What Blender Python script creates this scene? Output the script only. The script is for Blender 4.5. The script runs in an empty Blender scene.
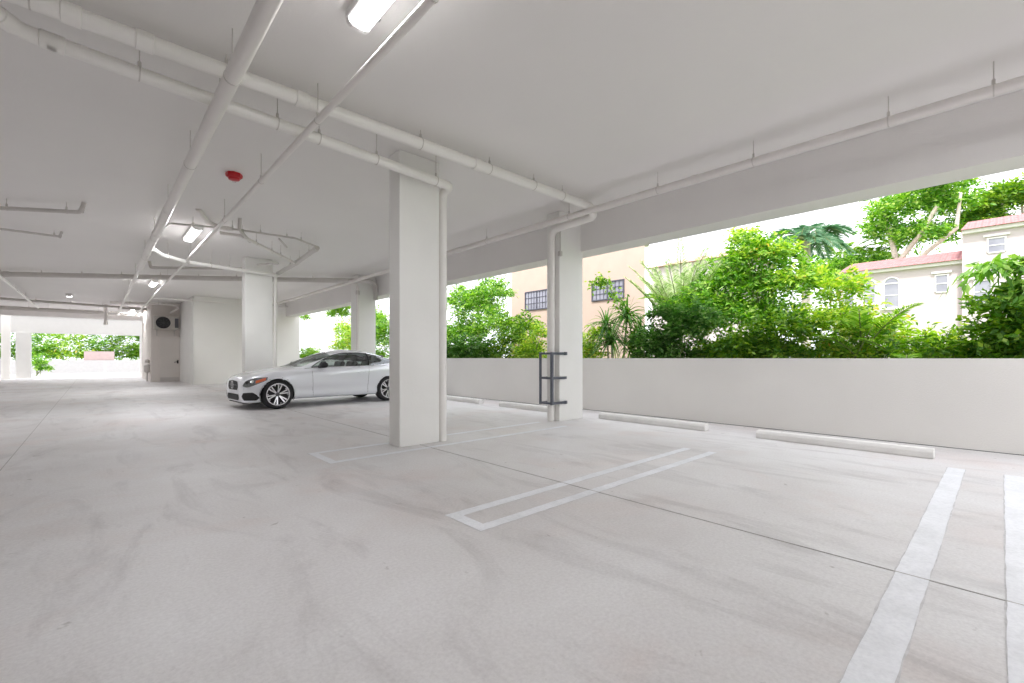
import bpy, bmesh, math, random
from mathutils import Vector, Matrix
from mathutils.bvhtree import BVHTree
import numpy as np
random.seed(7)
PI = math.pi
sc = bpy.context.scene
COL = sc.collection
H = 3.66            # ceiling height

# ------------------------------------------------------------------ materials
MATS = {}
def nodemat(name):
    m = bpy.data.materials.new(name); m.use_nodes = True
    nt = m.node_tree; b = nt.nodes['Principled BSDF']
    MATS[name] = m
    return m, nt, b
def setp(b, **k):
    names = dict(rough='Roughness', metal='Metallic', coat='Coat Weight', spec='Specular IOR Level', coatr='Coat Roughness')
    for a, v in k.items(): b.inputs[names[a]].default_value = v
def simple(name, col, rough=.6, metal=0, var=.04, scale=6, bump=0, bscale=60, **k):
    m, nt, b = nodemat(name)
    setp(b, rough=rough, metal=metal, **k)
    tc = nt.nodes.new('ShaderNodeTexCoord')
    n = nt.nodes.new('ShaderNodeTexNoise'); n.inputs['Scale'].default_value = scale; n.inputs['Detail'].default_value = 5
    nt.links.new(tc.outputs['Object'], n.inputs['Vector'])
    r = nt.nodes.new('ShaderNodeValToRGB')
    r.color_ramp.elements[0].position = .3; r.color_ramp.elements[1].position = .7
    r.color_ramp.elements[0].color = (*[max(0, c*(1-var)) for c in col], 1)
    r.color_ramp.elements[1].color = (*[min(1, c*(1+var)) for c in col], 1)
    nt.links.new(n.outputs['Fac'], r.inputs['Fac']); nt.links.new(r.outputs['Color'], b.inputs['Base Color'])
    if bump:
        n2 = nt.nodes.new('ShaderNodeTexNoise'); n2.inputs['Scale'].default_value = bscale; n2.inputs['Detail'].default_value = 4
        nt.links.new(tc.outputs['Object'], n2.inputs['Vector'])
        bp = nt.nodes.new('ShaderNodeBump'); bp.inputs['Strength'].default_value = bump; bp.inputs['Distance'].default_value = .01
        nt.links.new(n2.outputs['Fac'], bp.inputs['Height']); nt.links.new(bp.outputs['Normal'], b.inputs['Normal'])
    return m
M_ceil = simple('ceiling_paint', (.81, .79, .772), .55, var=.02, scale=.6, bump=.15, bscale=40)
M_wall = simple('wall_paint', (.86, .85, .82), .7, var=.015, scale=1, bump=.2, bscale=50)
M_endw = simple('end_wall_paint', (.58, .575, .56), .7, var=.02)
M_colm = simple('column_paint', (.85, .845, .82), .6, var=.02, scale=2, bump=.15, bscale=30)
M_para = simple('parapet_paint', (.86, .845, .82), .8, var=.03, scale=.8, bump=.3, bscale=60)
M_beam = simple('beam_paint', (.82, .80, .785), .7, var=.02, scale=1, bump=.2)
M_recess = simple('recess_paint', (.74, .69, .65), .7, var=.03, scale=1)
M_door = simple('door_paint', (.72, .68, .64), .5, var=.02, scale=2)
M_pipe = simple('pipe_paint', (.79, .755, .73), .35, var=.02, scale=3)
M_pipew = simple('white_pipe_paint', (.86, .84, .81), .3, var=.02, scale=3)
M_pipeg = simple('grey_pipe_paint', (.60, .57, .545), .45, var=.04, scale=3)
M_hang = simple('hanger_steel', (.62, .59, .56), .5, .3)
M_conc = simple('bumper_concrete', (.85, .84, .82), .85, var=.04, scale=8, bump=.5, bscale=80)
M_guard = simple('guard_steel', (.13, .14, .17), .4, .5)
M_red = simple('alarm_red', (.55, .012, .02), .3, var=.02)
M_clear = simple('strobe_lens', (.85, .8, .8), .1, var=.01)
M_black = simple('black_plastic', (.012, .012, .014), .6, var=.1)
M_dkgrey = simple('dark_grey', (.09, .09, .1), .6, var=.1)
M_acbody = simple('condenser_casing', (.55, .52, .48), .5, var=.03)
M_peach = simple('peach_stucco', (.56, .43, .36), .9, var=.04, scale=2, bump=.4, bscale=30)
M_villa = simple('villa_stucco', (.62, .54, .56), .9, var=.02, scale=2, bump=.3, bscale=30)
M_trimw = simple('white_trim', (.80, .78, .77), .7, var=.02)
M_frame = simple('bronze_frame', (.10, .10, .13), .5, .3, var=.05)
M_soil = simple('planting_soil', (.12, .09, .06), .95, var=.3, scale=3, bump=.8, bscale=20)
M_grass = simple('lawn', (.16, .25, .07), .95, var=.3, scale=8, bump=.8, bscale=60)
M_drive = simple('driveway_concrete', (.42, .42, .42), .9, var=.05, scale=2)
M_gwall = simple('garden_wall_paint', (.50, .49, .49), .9)
M_pinkw = simple('pink_garden_wall', (.50, .38, .37), .9, var=.05)
M_chrome = simple('chrome', (.8, .8, .82), .12, 1, var=.01)
M_rim = simple('alloy_rim', (.72, .72, .74), .25, .85, var=.02)
M_tyre = simple('tyre_rubber', (.025, .025, .028), .8, var=.1, scale=30)
M_cab = simple('cabin_trim', (.05, .05, .055), .7, var=.1)
M_seat = simple('seat_leather', (.10, .095, .09), .5, var=.1)
M_lampg = simple('headlamp_glass', (.35, .36, .38), .08, .6, var=.35, scale=14, coat=1)
M_orange = simple('indicator_orange', (.75, .13, .03), .2, var=.1, coat=.8)
M_seam = simple('panel_gap', (.18, .19, .2), .7)
M_bark = simple('grey_bark', (.64, .58, .50), .9, var=.2, scale=10, bump=.6, bscale=30)
M_stem = simple('green_stem', (.22, .26, .10), .7, var=.2, scale=10)
M_joint = simple('saw_cut_joint', (.46, .44, .43), .95, var=.15, scale=20)
M_rail = simple('railing_white', (.8, .8, .8), .5)

# car paint
m, nt, b = nodemat('silver_car_paint')
b.inputs['Base Color'].default_value = (.82, .84, .89, 1); setp(b, rough=.3, metal=.25, coat=1, coatr=.03)
tc = nt.nodes.new('ShaderNodeTexCoord'); v = nt.nodes.new('ShaderNodeTexNoise'); v.inputs['Scale'].default_value = 900
bp = nt.nodes.new('ShaderNodeBump'); bp.inputs['Strength'].default_value = .02
nt.links.new(tc.outputs['Object'], v.inputs['Vector']); nt.links.new(v.outputs['Fac'], bp.inputs['Height']); nt.links.new(bp.outputs['Normal'], b.inputs['Normal'])
M_car = m

def glass(name, tint, gl=.15, dark=0.0):
    m = bpy.data.materials.new(name); m.use_nodes = True; nt = m.node_tree
    nt.nodes.remove(nt.nodes['Principled BSDF']); out = nt.nodes['Material Output']
    t = nt.nodes.new('ShaderNodeBsdfTransparent'); t.inputs['Color'].default_value = (*tint, 1)
    g = nt.nodes.new('ShaderNodeBsdfGlossy'); g.inputs['Roughness'].default_value = .03; g.inputs['Color'].default_value = (.9, .93, .95, 1)
    lw = nt.nodes.new('ShaderNodeLayerWeight'); lw.inputs['Blend'].default_value = .35
    mp = nt.nodes.new('ShaderNodeMapRange'); mp.inputs['To Min'].default_value = gl; mp.inputs['To Max'].default_value = .95
    nt.links.new(lw.outputs['Fresnel'], mp.inputs['Value'])
    mx = nt.nodes.new('ShaderNodeMixShader'); nt.links.new(mp.outputs['Result'], mx.inputs['Fac'])
    nt.links.new(t.outputs[0], mx.inputs[1]); nt.links.new(g.outputs[0], mx.inputs[2]); nt.links.new(mx.outputs[0], out.inputs['Surface'])
    return m
M_glass = glass('car_window_glass', (.80, .88, .86), .10)
m, nt, b = nodemat('house_window_glass')
b.inputs['Base Color'].default_value = (.55, .56, .62, 1); setp(b, rough=.12, spec=.8)
tc = nt.nodes.new('ShaderNodeTexCoord'); n = nt.nodes.new('ShaderNodeTexNoise'); n.inputs['Scale'].default_value = 1.5
r = nt.nodes.new('ShaderNodeValToRGB'); r.color_ramp.elements[0].color = (.16, .16, .22, 1); r.color_ramp.elements[1].color = (.42, .42, .48, 1)
nt.links.new(tc.outputs['Object'], n.inputs['Vector']); nt.links.new(n.outputs['Fac'], r.inputs['Fac']); nt.links.new(r.outputs['Color'], b.inputs['Base Color'])
M_hglass = m

# concrete floor: pale, mottled, stained, fine grain
m, nt, b = nodemat('polished_concrete_floor')
N = nt.nodes; L = nt.links
tc = N.new('ShaderNodeTexCoord')
def noise(sc_, det, rough=.6, dist=0, vec=None):
    n = N.new('ShaderNodeTexNoise'); n.inputs['Scale'].default_value = sc_; n.inputs['Detail'].default_value = det
    n.inputs['Roughness'].default_value = rough; n.inputs['Distortion'].default_value = dist
    L.new(vec or tc.outputs['Object'], n.inputs['Vector']); return n.outputs['Fac']
def ramp(src, p0, c0, p1, c1):
    r = N.new('ShaderNodeValToRGB'); e = r.color_ramp.elements
    e[0].position = p0; e[0].color = (*c0, 1); e[1].position = p1; e[1].color = (*c1, 1)
    L.new(src, r.inputs['Fac']); return r.outputs['Color']
def mix(fac, a, bcol, mode='MIX'):
    x = N.new('ShaderNodeMix'); x.data_type = 'RGBA'; x.blend_type = mode
    if isinstance(fac, float): x.inputs[0].default_value = fac
    else: L.new(fac, x.inputs[0])
    L.new(a, x.inputs[6]) if not isinstance(a, tuple) else setattr(x.inputs[6], 'default_value', (*a, 1))
    L.new(bcol, x.inputs[7]) if not isinstance(bcol, tuple) else setattr(x.inputs[7], 'default_value', (*bcol, 1))
    return x.outputs[2]
base = ramp(noise(.55, 8, .62, .3), .32, (.64, .615, .615), .68, (.77, .765, .775))
pink = ramp(noise(.8, 5, .6, .6), .52, (1, 1, 1), .80, (.96, .88, .85))
base = mix(1.0, base, pink, 'MULTIPLY')
mp = N.new('ShaderNodeMapping'); mp.inputs['Scale'].default_value = (1, .28, 1); mp.inputs['Rotation'].default_value = (0, 0, .5)
L.new(tc.outputs['Object'], mp.inputs['Vector'])
streak = ramp(noise(2.2, 7, .65, 1.2, mp.outputs[0]), .30, (.74, .73, .73), .48, (1, 1, 1))
base = mix(.75, base, streak, 'MULTIPLY')
grain = ramp(noise(55, 6, .7), .3, (.84, .83, .83), .62, (1.03, 1.03, 1.03))
base = mix(.8, base, grain, 'MULTIPLY')
spots = ramp(noise(7.5, 3, .5, .4), .245, (.62, .60, .58), .285, (1, 1, 1))
base = mix(.8, base, spots, 'MULTIPLY')
L.new(base, b.inputs['Base Color'])
rr = N.new('ShaderNodeMapRange'); rr.inputs['To Min'].default_value = .42; rr.inputs['To Max'].default_value = .7
L.new(noise(1.5, 5), rr.inputs['Value']); L.new(rr.outputs['Result'], b.inputs['Roughness'])
bp = N.new('ShaderNodeBump'); bp.inputs['Strength'].default_value = .12; bp.inputs['Distance'].default_value = .004
L.new(noise(90, 5, .7), bp.inputs['Height']); L.new(bp.outputs['Normal'], b.inputs['Normal'])
M_floor = m

# worn stripe paint: bluish white, scuffed through to concrete
m, nt, b = nodemat('worn_stripe_paint'); N = nt.nodes; L = nt.links
tc = N.new('ShaderNodeTexCoord')
c1 = ramp(noise(3, 6, .65, .5), .35, (.76, .77, .80), .6, (.86, .87, .91))
c2 = ramp(noise(40, 6, .7), .3, (.88, .88, .89), .6, (1, 1, 1))
L.new(mix(1.0, c1, c2, 'MULTIPLY'), b.inputs['Base Color']); setp(b, rough=.6)
M_stripe = m
m, nt, b = nodemat('stripe_edge_grime'); N = nt.nodes; L = nt.links
tc = N.new('ShaderNodeTexCoord')
L.new(ramp(noise(12, 6, .7), .35, (.52, .51, .52), .65, (.70, .69, .70)), b.inputs['Base Color']); setp(b, rough=.9)
M_grime = m

# barrel roof tile
def tilemat(name, c0, c1):
    m, nt, b = nodemat(name); N = nt.nodes; L = nt.links
    tc = N.new('ShaderNodeTexCoord'); w = N.new('ShaderNodeTexWave'); w.bands_direction = 'Y'; w.inputs['Scale'].default_value = 1.4; w.inputs['Distortion'].default_value = .6
    L.new(tc.outputs['Object'], w.inputs['Vector'])
    n = N.new('ShaderNodeTexNoise'); n.inputs['Scale'].default_value = 5; n.inputs['Detail'].default_value = 5; L.new(tc.outputs['Object'], n.inputs['Vector'])
    r = N.new('ShaderNodeValToRGB'); r.color_ramp.elements[0].position = .3; r.color_ramp.elements[1].position = .7
    r.color_ramp.elements[0].color = (*c0, 1); r.color_ramp.elements[1].color = (*c1, 1)
    L.new(n.outputs['Fac'], r.inputs['Fac']); L.new(r.outputs['Color'], b.inputs['Base Color'])
    bp = N.new('ShaderNodeBump'); bp.inputs['Strength'].default_value = .8; bp.inputs['Distance'].default_value = .06
    L.new(w.outputs['Fac'], bp.inputs['Height']); L.new(bp.outputs['Normal'], b.inputs['Normal']); setp(b, rough=.85)
    return m
M_tile = tilemat('pink_clay_tiles', (.36, .15, .15), (.50, .26, .26))
M_tile2 = tilemat('brown_clay_tiles', (.42, .24, .2), (.6, .38, .32))

def leafmat(name, stops, trans=.45, rough=.45):
    m = bpy.data.materials.new(name); m.use_nodes = True; nt = m.node_tree; N = nt.nodes; L = nt.links
    b = N['Principled BSDF']; out = N['Material Output']
    g = N.new('ShaderNodeNewGeometry'); r = N.new('ShaderNodeValToRGB')
    e = r.color_ramp.elements
    while len(e) < len(stops): e.new(.5)
    for i, (p, c) in enumerate(stops): e[i].position = p; e[i].color = (*[min(.95, q*(.95 if name in ('bright_green_leaves', 'yellow_green_leaves', 'pale_leaves', 'palm_leaflets') else .85)) for q in c], 1)
    L.new(g.outputs['Random Per Island'], r.inputs['Fac']); L.new(r.outputs['Color'], b.inputs['Base Color'])
    b.inputs['Roughness'].default_value = rough
    t = N.new('ShaderNodeBsdfTranslucent')
    hs = N.new('ShaderNodeHueSaturation'); hs.inputs['Saturation'].default_value = 1.15; hs.inputs['Value'].default_value = 1.5; hs.inputs['Hue'].default_value = .49
    L.new(r.outputs['Color'], hs.inputs['Color']); L.new(hs.outputs['Color'], t.inputs['Color'])
    mx = N.new('ShaderNodeMixShader'); mx.inputs[0].default_value = trans
    L.new(b.outputs[0], mx.inputs[1]); L.new(t.outputs[0], mx.inputs[2]); L.new(mx.outputs[0], out.inputs['Surface'])
    return m
G_mid = leafmat('mid_green_leaves', [(0, (.05, .16, .02)), (.4, (.12, .30, .03)), (.8, (.26, .46, .06)), (1, (.42, .60, .10))])
G_bright = leafmat('bright_green_leaves', [(0, (.05, .18, .02)), (.4, (.15, .38, .04)), (.8, (.34, .60, .10)), (1, (.60, .75, .24))])
G_yel = leafmat('yellow_green_leaves', [(0, (.10, .26, .03)), (.35, (.26, .48, .06)), (.75, (.48, .68, .11)), (.95, (.66, .76, .16)), (1, (.80, .52, .12))])
G_dark = leafmat('dark_green_leaves', [(0, (.04, .14, .02)), (.5, (.10, .27, .05)), (.9, (.20, .40, .09)), (1, (.4, .52, .24))], .4)
G_palm = leafmat('palm_leaflets', [(0, (.08, .22, .03)), (.5, (.20, .42, .06)), (1, (.42, .62, .16))])
G_pale = leafmat('pale_leaves', [(0, (.22, .40, .12)), (.5, (.48, .62, .28)), (1, (.78, .82, .6))])
G_blue = leafmat('bluish_palm_leaflets', [(0, (.05, .16, .08)), (.5, (.12, .28, .14)), (1, (.3, .45, .3))], .35)

def emis(name, col, s):
    m, nt, b = nodemat(name)
    b.inputs['Base Color'].default_value = (.9, .9, .9, 1)
    b.inputs['Emission Color'].default_value = (*col, 1); b.inputs['Emission Strength'].default_value = s
    return m
M_lens = emis('lit_diffuser', (.98, .98, 1), 3.5)

# ------------------------------------------------------------------ mesh helpers
class MB:
    def __init__(s): s.v = []; s.f = []; s.sm = []
    def add(s, vs, fs, smooth=False):
        o = len(s.v); s.v += [tuple(p) for p in vs]; s.f += [tuple(i+o for i in f) for f in fs]; s.sm += [smooth]*len(fs)
    def box(s, x0, x1, y0, y1, z0, z1, mat=None):
        vs = [Vector(p) for p in ((x0,y0,z0),(x1,y0,z0),(x1,y1,z0),(x0,y1,z0),(x0,y0,z1),(x1,y0,z1),(x1,y1,z1),(x0,y1,z1))]
        if mat: vs = [mat @ p for p in vs]
        s.add(vs, [(0,3,2,1),(4,5,6,7),(0,1,5,4),(1,2,6,5),(2,3,7,6),(3,0,4,7)])
    def tube(s, pts, r, n=12, caps=True):
        pts = [Vector(p) for p in pts]; k = len(pts)
        rs = r if isinstance(r, (list, tuple)) else [r]*k
        tans = []
        for i in range(k):
            a = pts[max(0, i-1)]; b2 = pts[min(k-1, i+1)]; tans.append((b2-a).normalized())
        up = Vector((0, 0, 1)) if abs(tans[0].z) < .9 else Vector((1, 0, 0))
        u = tans[0].cross(up).normalized(); vs = []
        for i in range(k):
            u = (u - tans[i]*u.dot(tans[i])).normalized(); w = tans[i].cross(u)
            for j in range(n):
                a = 2*PI*j/n; vs.append(pts[i] + (u*math.cos(a) + w*math.sin(a))*rs[i])
        fs = []
        for i in range(k-1):
            for j in range(n):
                j2 = (j+1) % n; fs.append((i*n+j, i*n+j2, (i+1)*n+j2, (i+1)*n+j))
        s.add(vs, fs, True)
        if caps: s.add(vs[:n], [tuple(range(n))[::-1]]); s.add(vs[-n:], [tuple(range(n))])
    def lathe(s, prof, org, axis='y', n=40, closed=False):
        vs = []; k = len(prof)
        for j in range(n):
            a = 2*PI*j/n
            for (r, t) in prof:
                c, d = r*math.cos(a), r*math.sin(a)
                p = {'y': (c, t, d), 'z': (c, d, t), 'x': (t, c, d)}[axis]
                vs.append(Vector(p)+Vector(org))
        fs = []
        for j in range(n):
            j2 = (j+1) % n
            for i in range(k-1 if not closed else k):
                i2 = (i+1) % k; fs.append((j*k+i, j*k+i2, j2*k+i2, j2*k+i))
        s.add(vs, fs, True)
    def prism(s, poly, z0, z1, tf=None):
        n = len(poly)
        vs = [Vector((p[0], p[1], z0)) for p in poly] + [Vector((p[0], p[1], z1)) for p in poly]
        if tf: vs = [tf @ p for p in vs]
        s.add(vs, [tuple(range(n))[::-1], tuple(range(n, 2*n))] + [(i, (i+1) % n, (i+1) % n+n, i+n) for i in range(n)])
    def build(s, name, mat, parent=None, bevel=0, sharp=35):
        me = bpy.data.meshes.new(name); me.from_pydata(s.v, [], s.f)
        me.polygons.foreach_set('use_smooth', s.sm); me.update()
        bm = bmesh.new(); bm.from_mesh(me)
        bmesh.ops.remove_doubles(bm, verts=bm.verts, dist=1e-6)
        bmesh.ops.recalc_face_normals(bm, faces=bm.faces); bm.to_mesh(me); bm.free()
        me.materials.append(mat)
        if any(s.sm): me.set_sharp_from_angle(angle=math.radians(sharp))
        o = bpy.data.objects.new(name, me); COL.objects.link(o)
        if parent: o.parent = parent
        if bevel:
            md = o.modifiers.new('bevel', 'BEVEL'); md.width = bevel; md.segments = 2; md.limit_method = 'ANGLE'
        return o
def tag(o, label=None, cat=None, group=None, kind=None):
    if label: o['label'] = label
    if cat: o['category'] = cat
    if group: o['group'] = group
    if kind: o['kind'] = kind
    return o
def empty(name, loc=(0, 0, 0), rz=0):
    o = bpy.data.objects.new(name, None); COL.objects.link(o); o.location = loc; o.rotation_euler = (0, 0, rz)
    o.empty_display_size = .2; return o
def boxo(name, mat, *c, parent=None, bevel=0):
    m_ = MB(); m_.box(*c); return m_.build(name, mat, parent, bevel)
def struct(name, mat, *c, bevel=0):
    return tag(boxo(name, mat, *c, bevel=bevel), kind='structure')
def bend(pts, r, n=5):
    pts = [Vector(p) for p in pts]; out = [pts[0]]
    for i in range(1, len(pts)-1):
        a, b_, c = pts[i-1], pts[i], pts[i+1]
        d1 = (a-b_); d2 = (c-b_); rr = min(r, d1.length*.45, d2.length*.45)
        p0 = b_ + d1.normalized()*rr; p1 = b_ + d2.normalized()*rr
        for k in range(n+1):
            t = k/n; out.append(p0*(1-t)**2 + b_*2*t*(1-t) + p1*t*t)
    out.append(pts[-1]); return out

# ------------------------------------------------------------------ setting
fl = MB()
fl.box(-14, 7.9, -13, 36.3, -.25, 0)
tag(fl.build('floor', M_floor), kind='structure')
struct('ceiling', M_ceil, -14.3, 6.95, -13.3, 33.6, H, 4.6)  # stops short: an added slot lets sky light onto the exit floor
struct('ceiling_end', M_ceil, -14.3, 6.95, 35.9, 36.35, H-.001, 4.2)
struct('trim_1', M_beam, 6.5, 6.95, -13.3, 36.3, 3.035, H-.001)        # edge beam
struct('wall_right', M_para, 7.7, 7.9, -13, 38, 0, 1.095)
struct('trim_2', M_dkgrey, 7.695, 7.7, -13, 22.5, .0, .006)           # dark strip painted in as the shadow line under the parapet
struct('wall_core', M_wall, 3.0, 7.1, 22.5, 32, 0, H-.001)
struct('wall_recess', M_recess, 1.9, 2.99, 26.5, 32, 0, H-.001)
struct('wall_recess_side', M_colm, 2.96, 2.999, 22.56, 26.5, 0, H-.002)
struct('wall_left', M_wall, -14.3, -14, -13, 36.3, 0, H-.001)
struct('wall_back', M_wall, -14, 6.9, -13.3, -13, 0, H)
# far end: lintel, pillars and side wall around the bright exit
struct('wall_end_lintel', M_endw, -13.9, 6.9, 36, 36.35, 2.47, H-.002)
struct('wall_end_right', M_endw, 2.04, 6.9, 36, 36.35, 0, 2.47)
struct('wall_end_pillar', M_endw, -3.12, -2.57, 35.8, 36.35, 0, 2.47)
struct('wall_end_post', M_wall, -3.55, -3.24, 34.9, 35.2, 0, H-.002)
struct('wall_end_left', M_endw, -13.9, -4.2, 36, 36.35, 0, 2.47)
struct('trim_4', M_beam, -13.9, 6.5, 33.3, 33.6, 3.22, H-.002)        # shallow far rib, placed to hide the added ceiling slot

# outside ground, bed, driveway
struct('ground', M_grass, -60, 90, -70, 130, -.30, -.26)
struct('planting_bed', M_soil, 7.9, 13.4, -13, 40, -.27, .10)
struct('driveway', M_drive, -14, 7.6, 36.3, 46, -.26, -.005)

# columns
def column(x0, x1, y0, y1, label):
    o = boxo('column', M_colm, x0, x1, y0, y1, 0, H-.002, bevel=.012)
    tag(o, label, 'column', 'white square concrete columns', 'structure'); return o
column(2.74, 3.32, 5.0, 5.27, 'large white concrete column nearest the camera, drain pipe on its right side')
column(5.92, 6.56, 5.2, 5.5, 'white concrete column with the dark steel pipe guard on it')
column(5.92, 6.50, 13.37, 13.9, 'white concrete column just behind the silver car roof')
column(2.78, 3.42, 12.95, 13.25, 'white concrete column behind the hood of the silver car')

# door in the recess
d = tag(empty('door_1', (2.58, 26.47, 0)), kind='structure')
boxo('door_leaf', M_door, -.36, .36, -.03, .02, .08, 2.06, parent=d, bevel=.004)
fr = MB(); fr.box(-.42, -.36, -.05, .02, 0, 2.12); fr.box(.36, .375, -.05, .02, 0, 2.12); fr.box(-.42, .375, -.05, .02, 2.06, 2.12)
fr.build('door_frame', M_recess, d)
boxo('kick_plate', M_pipeg, -.36, .36, -.04, -.03, .02, .2, parent=d)
hd = MB(); hd.tube([(.30, -.035, .93), (.30, -.09, .93)], .02); hd.tube([(.30, -.09, .93), (.16, -.09, .9)], .014); hd.box(.27, .33, -.04, -.03, .84, 1.0)
hd.build('door_handle', M_black, d)

# saw-cut joints
j = MB(); j.box(3.027, 3.035, -13, 22, 0, .003); tag(j.build('trim_5', M_joint), kind='structure')
j = MB(); j.box(-.685, -.677, -13, 36, 0, .0008); tag(j.build('trim_6', M_joint), kind='structure')
j = MB(); j.box(-14, 3.02, 17.0, 17.008, 0, .0008); tag(j.build('trim_7', M_joint), kind='structure')

# painted stall lines (hairpins)
def hairpin(ya, yb, x0, x1, w, label):
    s = MB(); n = 60
    def strip(mb, xa, xb, y0, y1, z, jit):
        vs = []; fs = []
        for i in range(n+1):
            x = xa+(xb-xa)*i/n
            vs += [(x, y0+random.uniform(-jit, jit), z), (x, y1+random.uniform(-jit, jit), z)]
        fs = [(2*i, 2*i+2, 2*i+3, 2*i+1) for i in range(n)]
        mb.add(vs, fs)
    g = MB()
    strip(g, x0-.01, x1, ya-.006, ya+w+.006, .0010, .004); strip(g, x0-.01, x1, yb-w-.006, yb+.006, .0010, .004)
    strip(s, x0, x1, ya, ya+w, .0022, .003); strip(s, x0, x1, yb-w, yb, .0022, .003)
    s.box(x0, x0+w, ya+w, yb-w, .001, .0022)
    o = s.build('stall_line', M_stripe); tag(o, label, 'parking line', 'white hairpin stall lines on the floor')
    g.build('worn_edge', M_grime, o)
hairpin(-.14, .37, .9, 6.3, .125, 'pale double stall line at the right edge of the floor')
hairpin(2.24, 2.64, 1.80, 5.3, .09, 'white hairpin stall line in the middle of the floor, between the nearer two columns')
hairpin(4.73, 5.42, 1.80, 5.6, .09, 'white hairpin stall line around the foot of the nearest column')

# wheel stops
def stop(y0, y1, x, label):
    s = MB()
    prof = [(0, 0), (0, .07), (.025, .105), (.125, .105), (.15, .07), (.15, 0)]
    tf = Matrix(((1, 0, 0, x), (0, 0, 1, 0), (0, 1, 0, 0), (0, 0, 0, 1)))
    s.prism(prof, y0, y1, tf)
    o = s.build('wheel_stop', M_conc, bevel=.008); tag(o, label, 'wheel stop', 'concrete wheel stops along the low wall')
    for yy in (y0+.3, y1-.3):
        c = MB(); c.lathe([(0, .1062), (.014, .1062), (.014, .1)], (x+.075, yy, 0), 'z', 12); c.build('anchor_pin', M_pipeg, o)
stop(.5, 2.3, 6.69, 'pale concrete wheel stop nearest the right edge, in front of the low wall')
stop(3.02, 4.97, 6.72, 'pale concrete wheel stop just right of the column with the steel guard')
stop(5.75, 7.75, 6.74, 'pale concrete wheel stop partly behind the steel guard column')
stop(8.5, 10.3, 6.76, 'pale concrete wheel stop beside the nearest column drain pipe')

# ------------------------------------------------------------------ pipes
def pipe(name, pts, r, label, mat=None, rb=None, hang=(), couple=(), cat='pipe', n=14, group=None, flange=()):
    mat = mat or M_pipe
    P = bend(pts, rb or max(.1, r*2.6), 6) if len(pts) > 2 else [Vector(p) for p in pts]
    m_ = MB(); m_.tube(P, r, n); o = m_.build(name, mat); tag(o, label, cat, group)
    raw = [Vector(p) for p in pts]
    # arc length along raw pts
    def at(t):
        seg = [(raw[i+1]-raw[i]).length for i in range(len(raw)-1)]; tot = sum(seg); s_ = t*tot
        for i, l in enumerate(seg):
            if s_ <= l or i == len(seg)-1: return raw[i]+(raw[i+1]-raw[i])*(s_/l), (raw[i+1]-raw[i]).normalized()
            s_ -= l
    for t in hang:
        p, d_ = at(t)
        if abs(d_.z) > .6: continue
        hgr = MB()
        hgr.tube([(p.x, p.y, p.z+r+.01), (p.x, p.y, H)], .0045, 6)
        hgr.tube([(p.x, p.y, p.z+r), (p.x, p.y, p.z+r+.045)], .013, 8)
        hgr.tube([p-d_*.005, p+d_*.005], r+.004, n)
        hgr.build('hanger', M_hang if r < .05 else M_hang, o)
    for t in couple:
        p, d_ = at(t); c = MB(); w = max(.03, r*.9)
        c.tube([p-d_*w, p-d_*w*.9, p+d_*w*.9, p+d_*w], [r*1.02, r*1.16, r*1.16, r*1.02], n)
        c.build('coupling', mat, o)
    return o
# big drain pipes across the ceiling to the two near columns
pipe('drain_pipe', [(-3.2, 4.44, 3.52), (5.78, 4.42, 3.50), (5.86, 4.42, 3.36), (5.86, 5.33, 3.33), (5.84, 5.33, 0)], .062,
     'large pale drain pipe crossing the ceiling to the column with steel guard', M_pipew,
     hang=(.19, .215, .30, .44, .515, .575, .62), couple=(.345, .23, .26, .5), n=18)
pipe('drain_pipe', [(-.90, 4.2, 3.50), (-.40, 4.80, 3.46), (3.40, 4.86, 3.33), (3.40, 5.04, 3.30), (3.39, 5.04, 0)], .055,
     'large pale drain pipe passing in front of the nearest column and down its right side', M_pipew,
     hang=(.18, .25, .31, .36, .44, .54), couple=(.085, .115, .12), n=18, rb=.09)
# sprinkler main toward the far end
pipe('sprinkler_pipe', [(.76, -12.5, 3.28), (.80, 14.2, 3.28)], .058, 'thickest long sprinkler main running away along the ceiling at left',
     hang=(.52, .62, .70, .78, .86, .94), couple=(.56, .845, .92, .997), n=18)
pipe('sprinkler_pipe', [(.80, 14.2, 3.28), (.84, 31.2, 3.30)], .038, 'thinner far continuation of the long sprinkler main', hang=(.1, .3, .5, .7), couple=(.15, .35))
pipe('branch_pipe', [(1.50, -12.5, 3.30), (1.57, 31.2, 3.33)], .031, 'thin straight branch pipe running beside the ceiling lights',
     hang=(.3215, .34, .385, .43, .48, .56, .66), couple=(.326, .337, .45, .50, .58, .7))
pipe('conduit_pipe', [(5.70, -12.8, 3.41), (5.70, 22.4, 3.41)], .048, 'long pale pipe running along the edge beam above the low wall',
     hang=(.32, .35, .365, .385, .42, .455, .50, .56), couple=(.30, .44, .52))
# col 2 cleanout and strap handled on column; left short pipes
pipe('branch_pipe', [(-3.2, 12.2, 3.50), (-.17, 10.28, 3.50), (-.13, 10.23, 3.66)], .032, 'short grey branch pipe with elbow into ceiling at far left', M_pipeg, hang=(.45, .68, .9), couple=(.96,), rb=.05)
pipe('branch_pipe', [(-3.2, 12.75, 3.53), (-.52, 12.9, 3.55), (-.49, 12.91, 3.66)], .022, 'thinnest grey branch pipe ending at a ceiling elbow at left', M_pipeg, hang=(.4, .93), couple=(.96,), rb=.04)
pipe('drain_pipe', [(-5.4, 21.9, 3.53), (-2.01, 19.57, 3.52), (3.33, 15.61, 3.50), (5.7, 13.5, 3.46), (6.42, 13.2, 3.47), (6.42, 13.2, 2.9)], .072,
     'grey horizontal drain pipe passing behind the column beyond the car to the edge beam', M_pipeg,
     hang=(.1, .2, .27, .34, .41, .48, .55, .62, .69, .76, .84), couple=(.24, .28), rb=.25, n=16)
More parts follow.
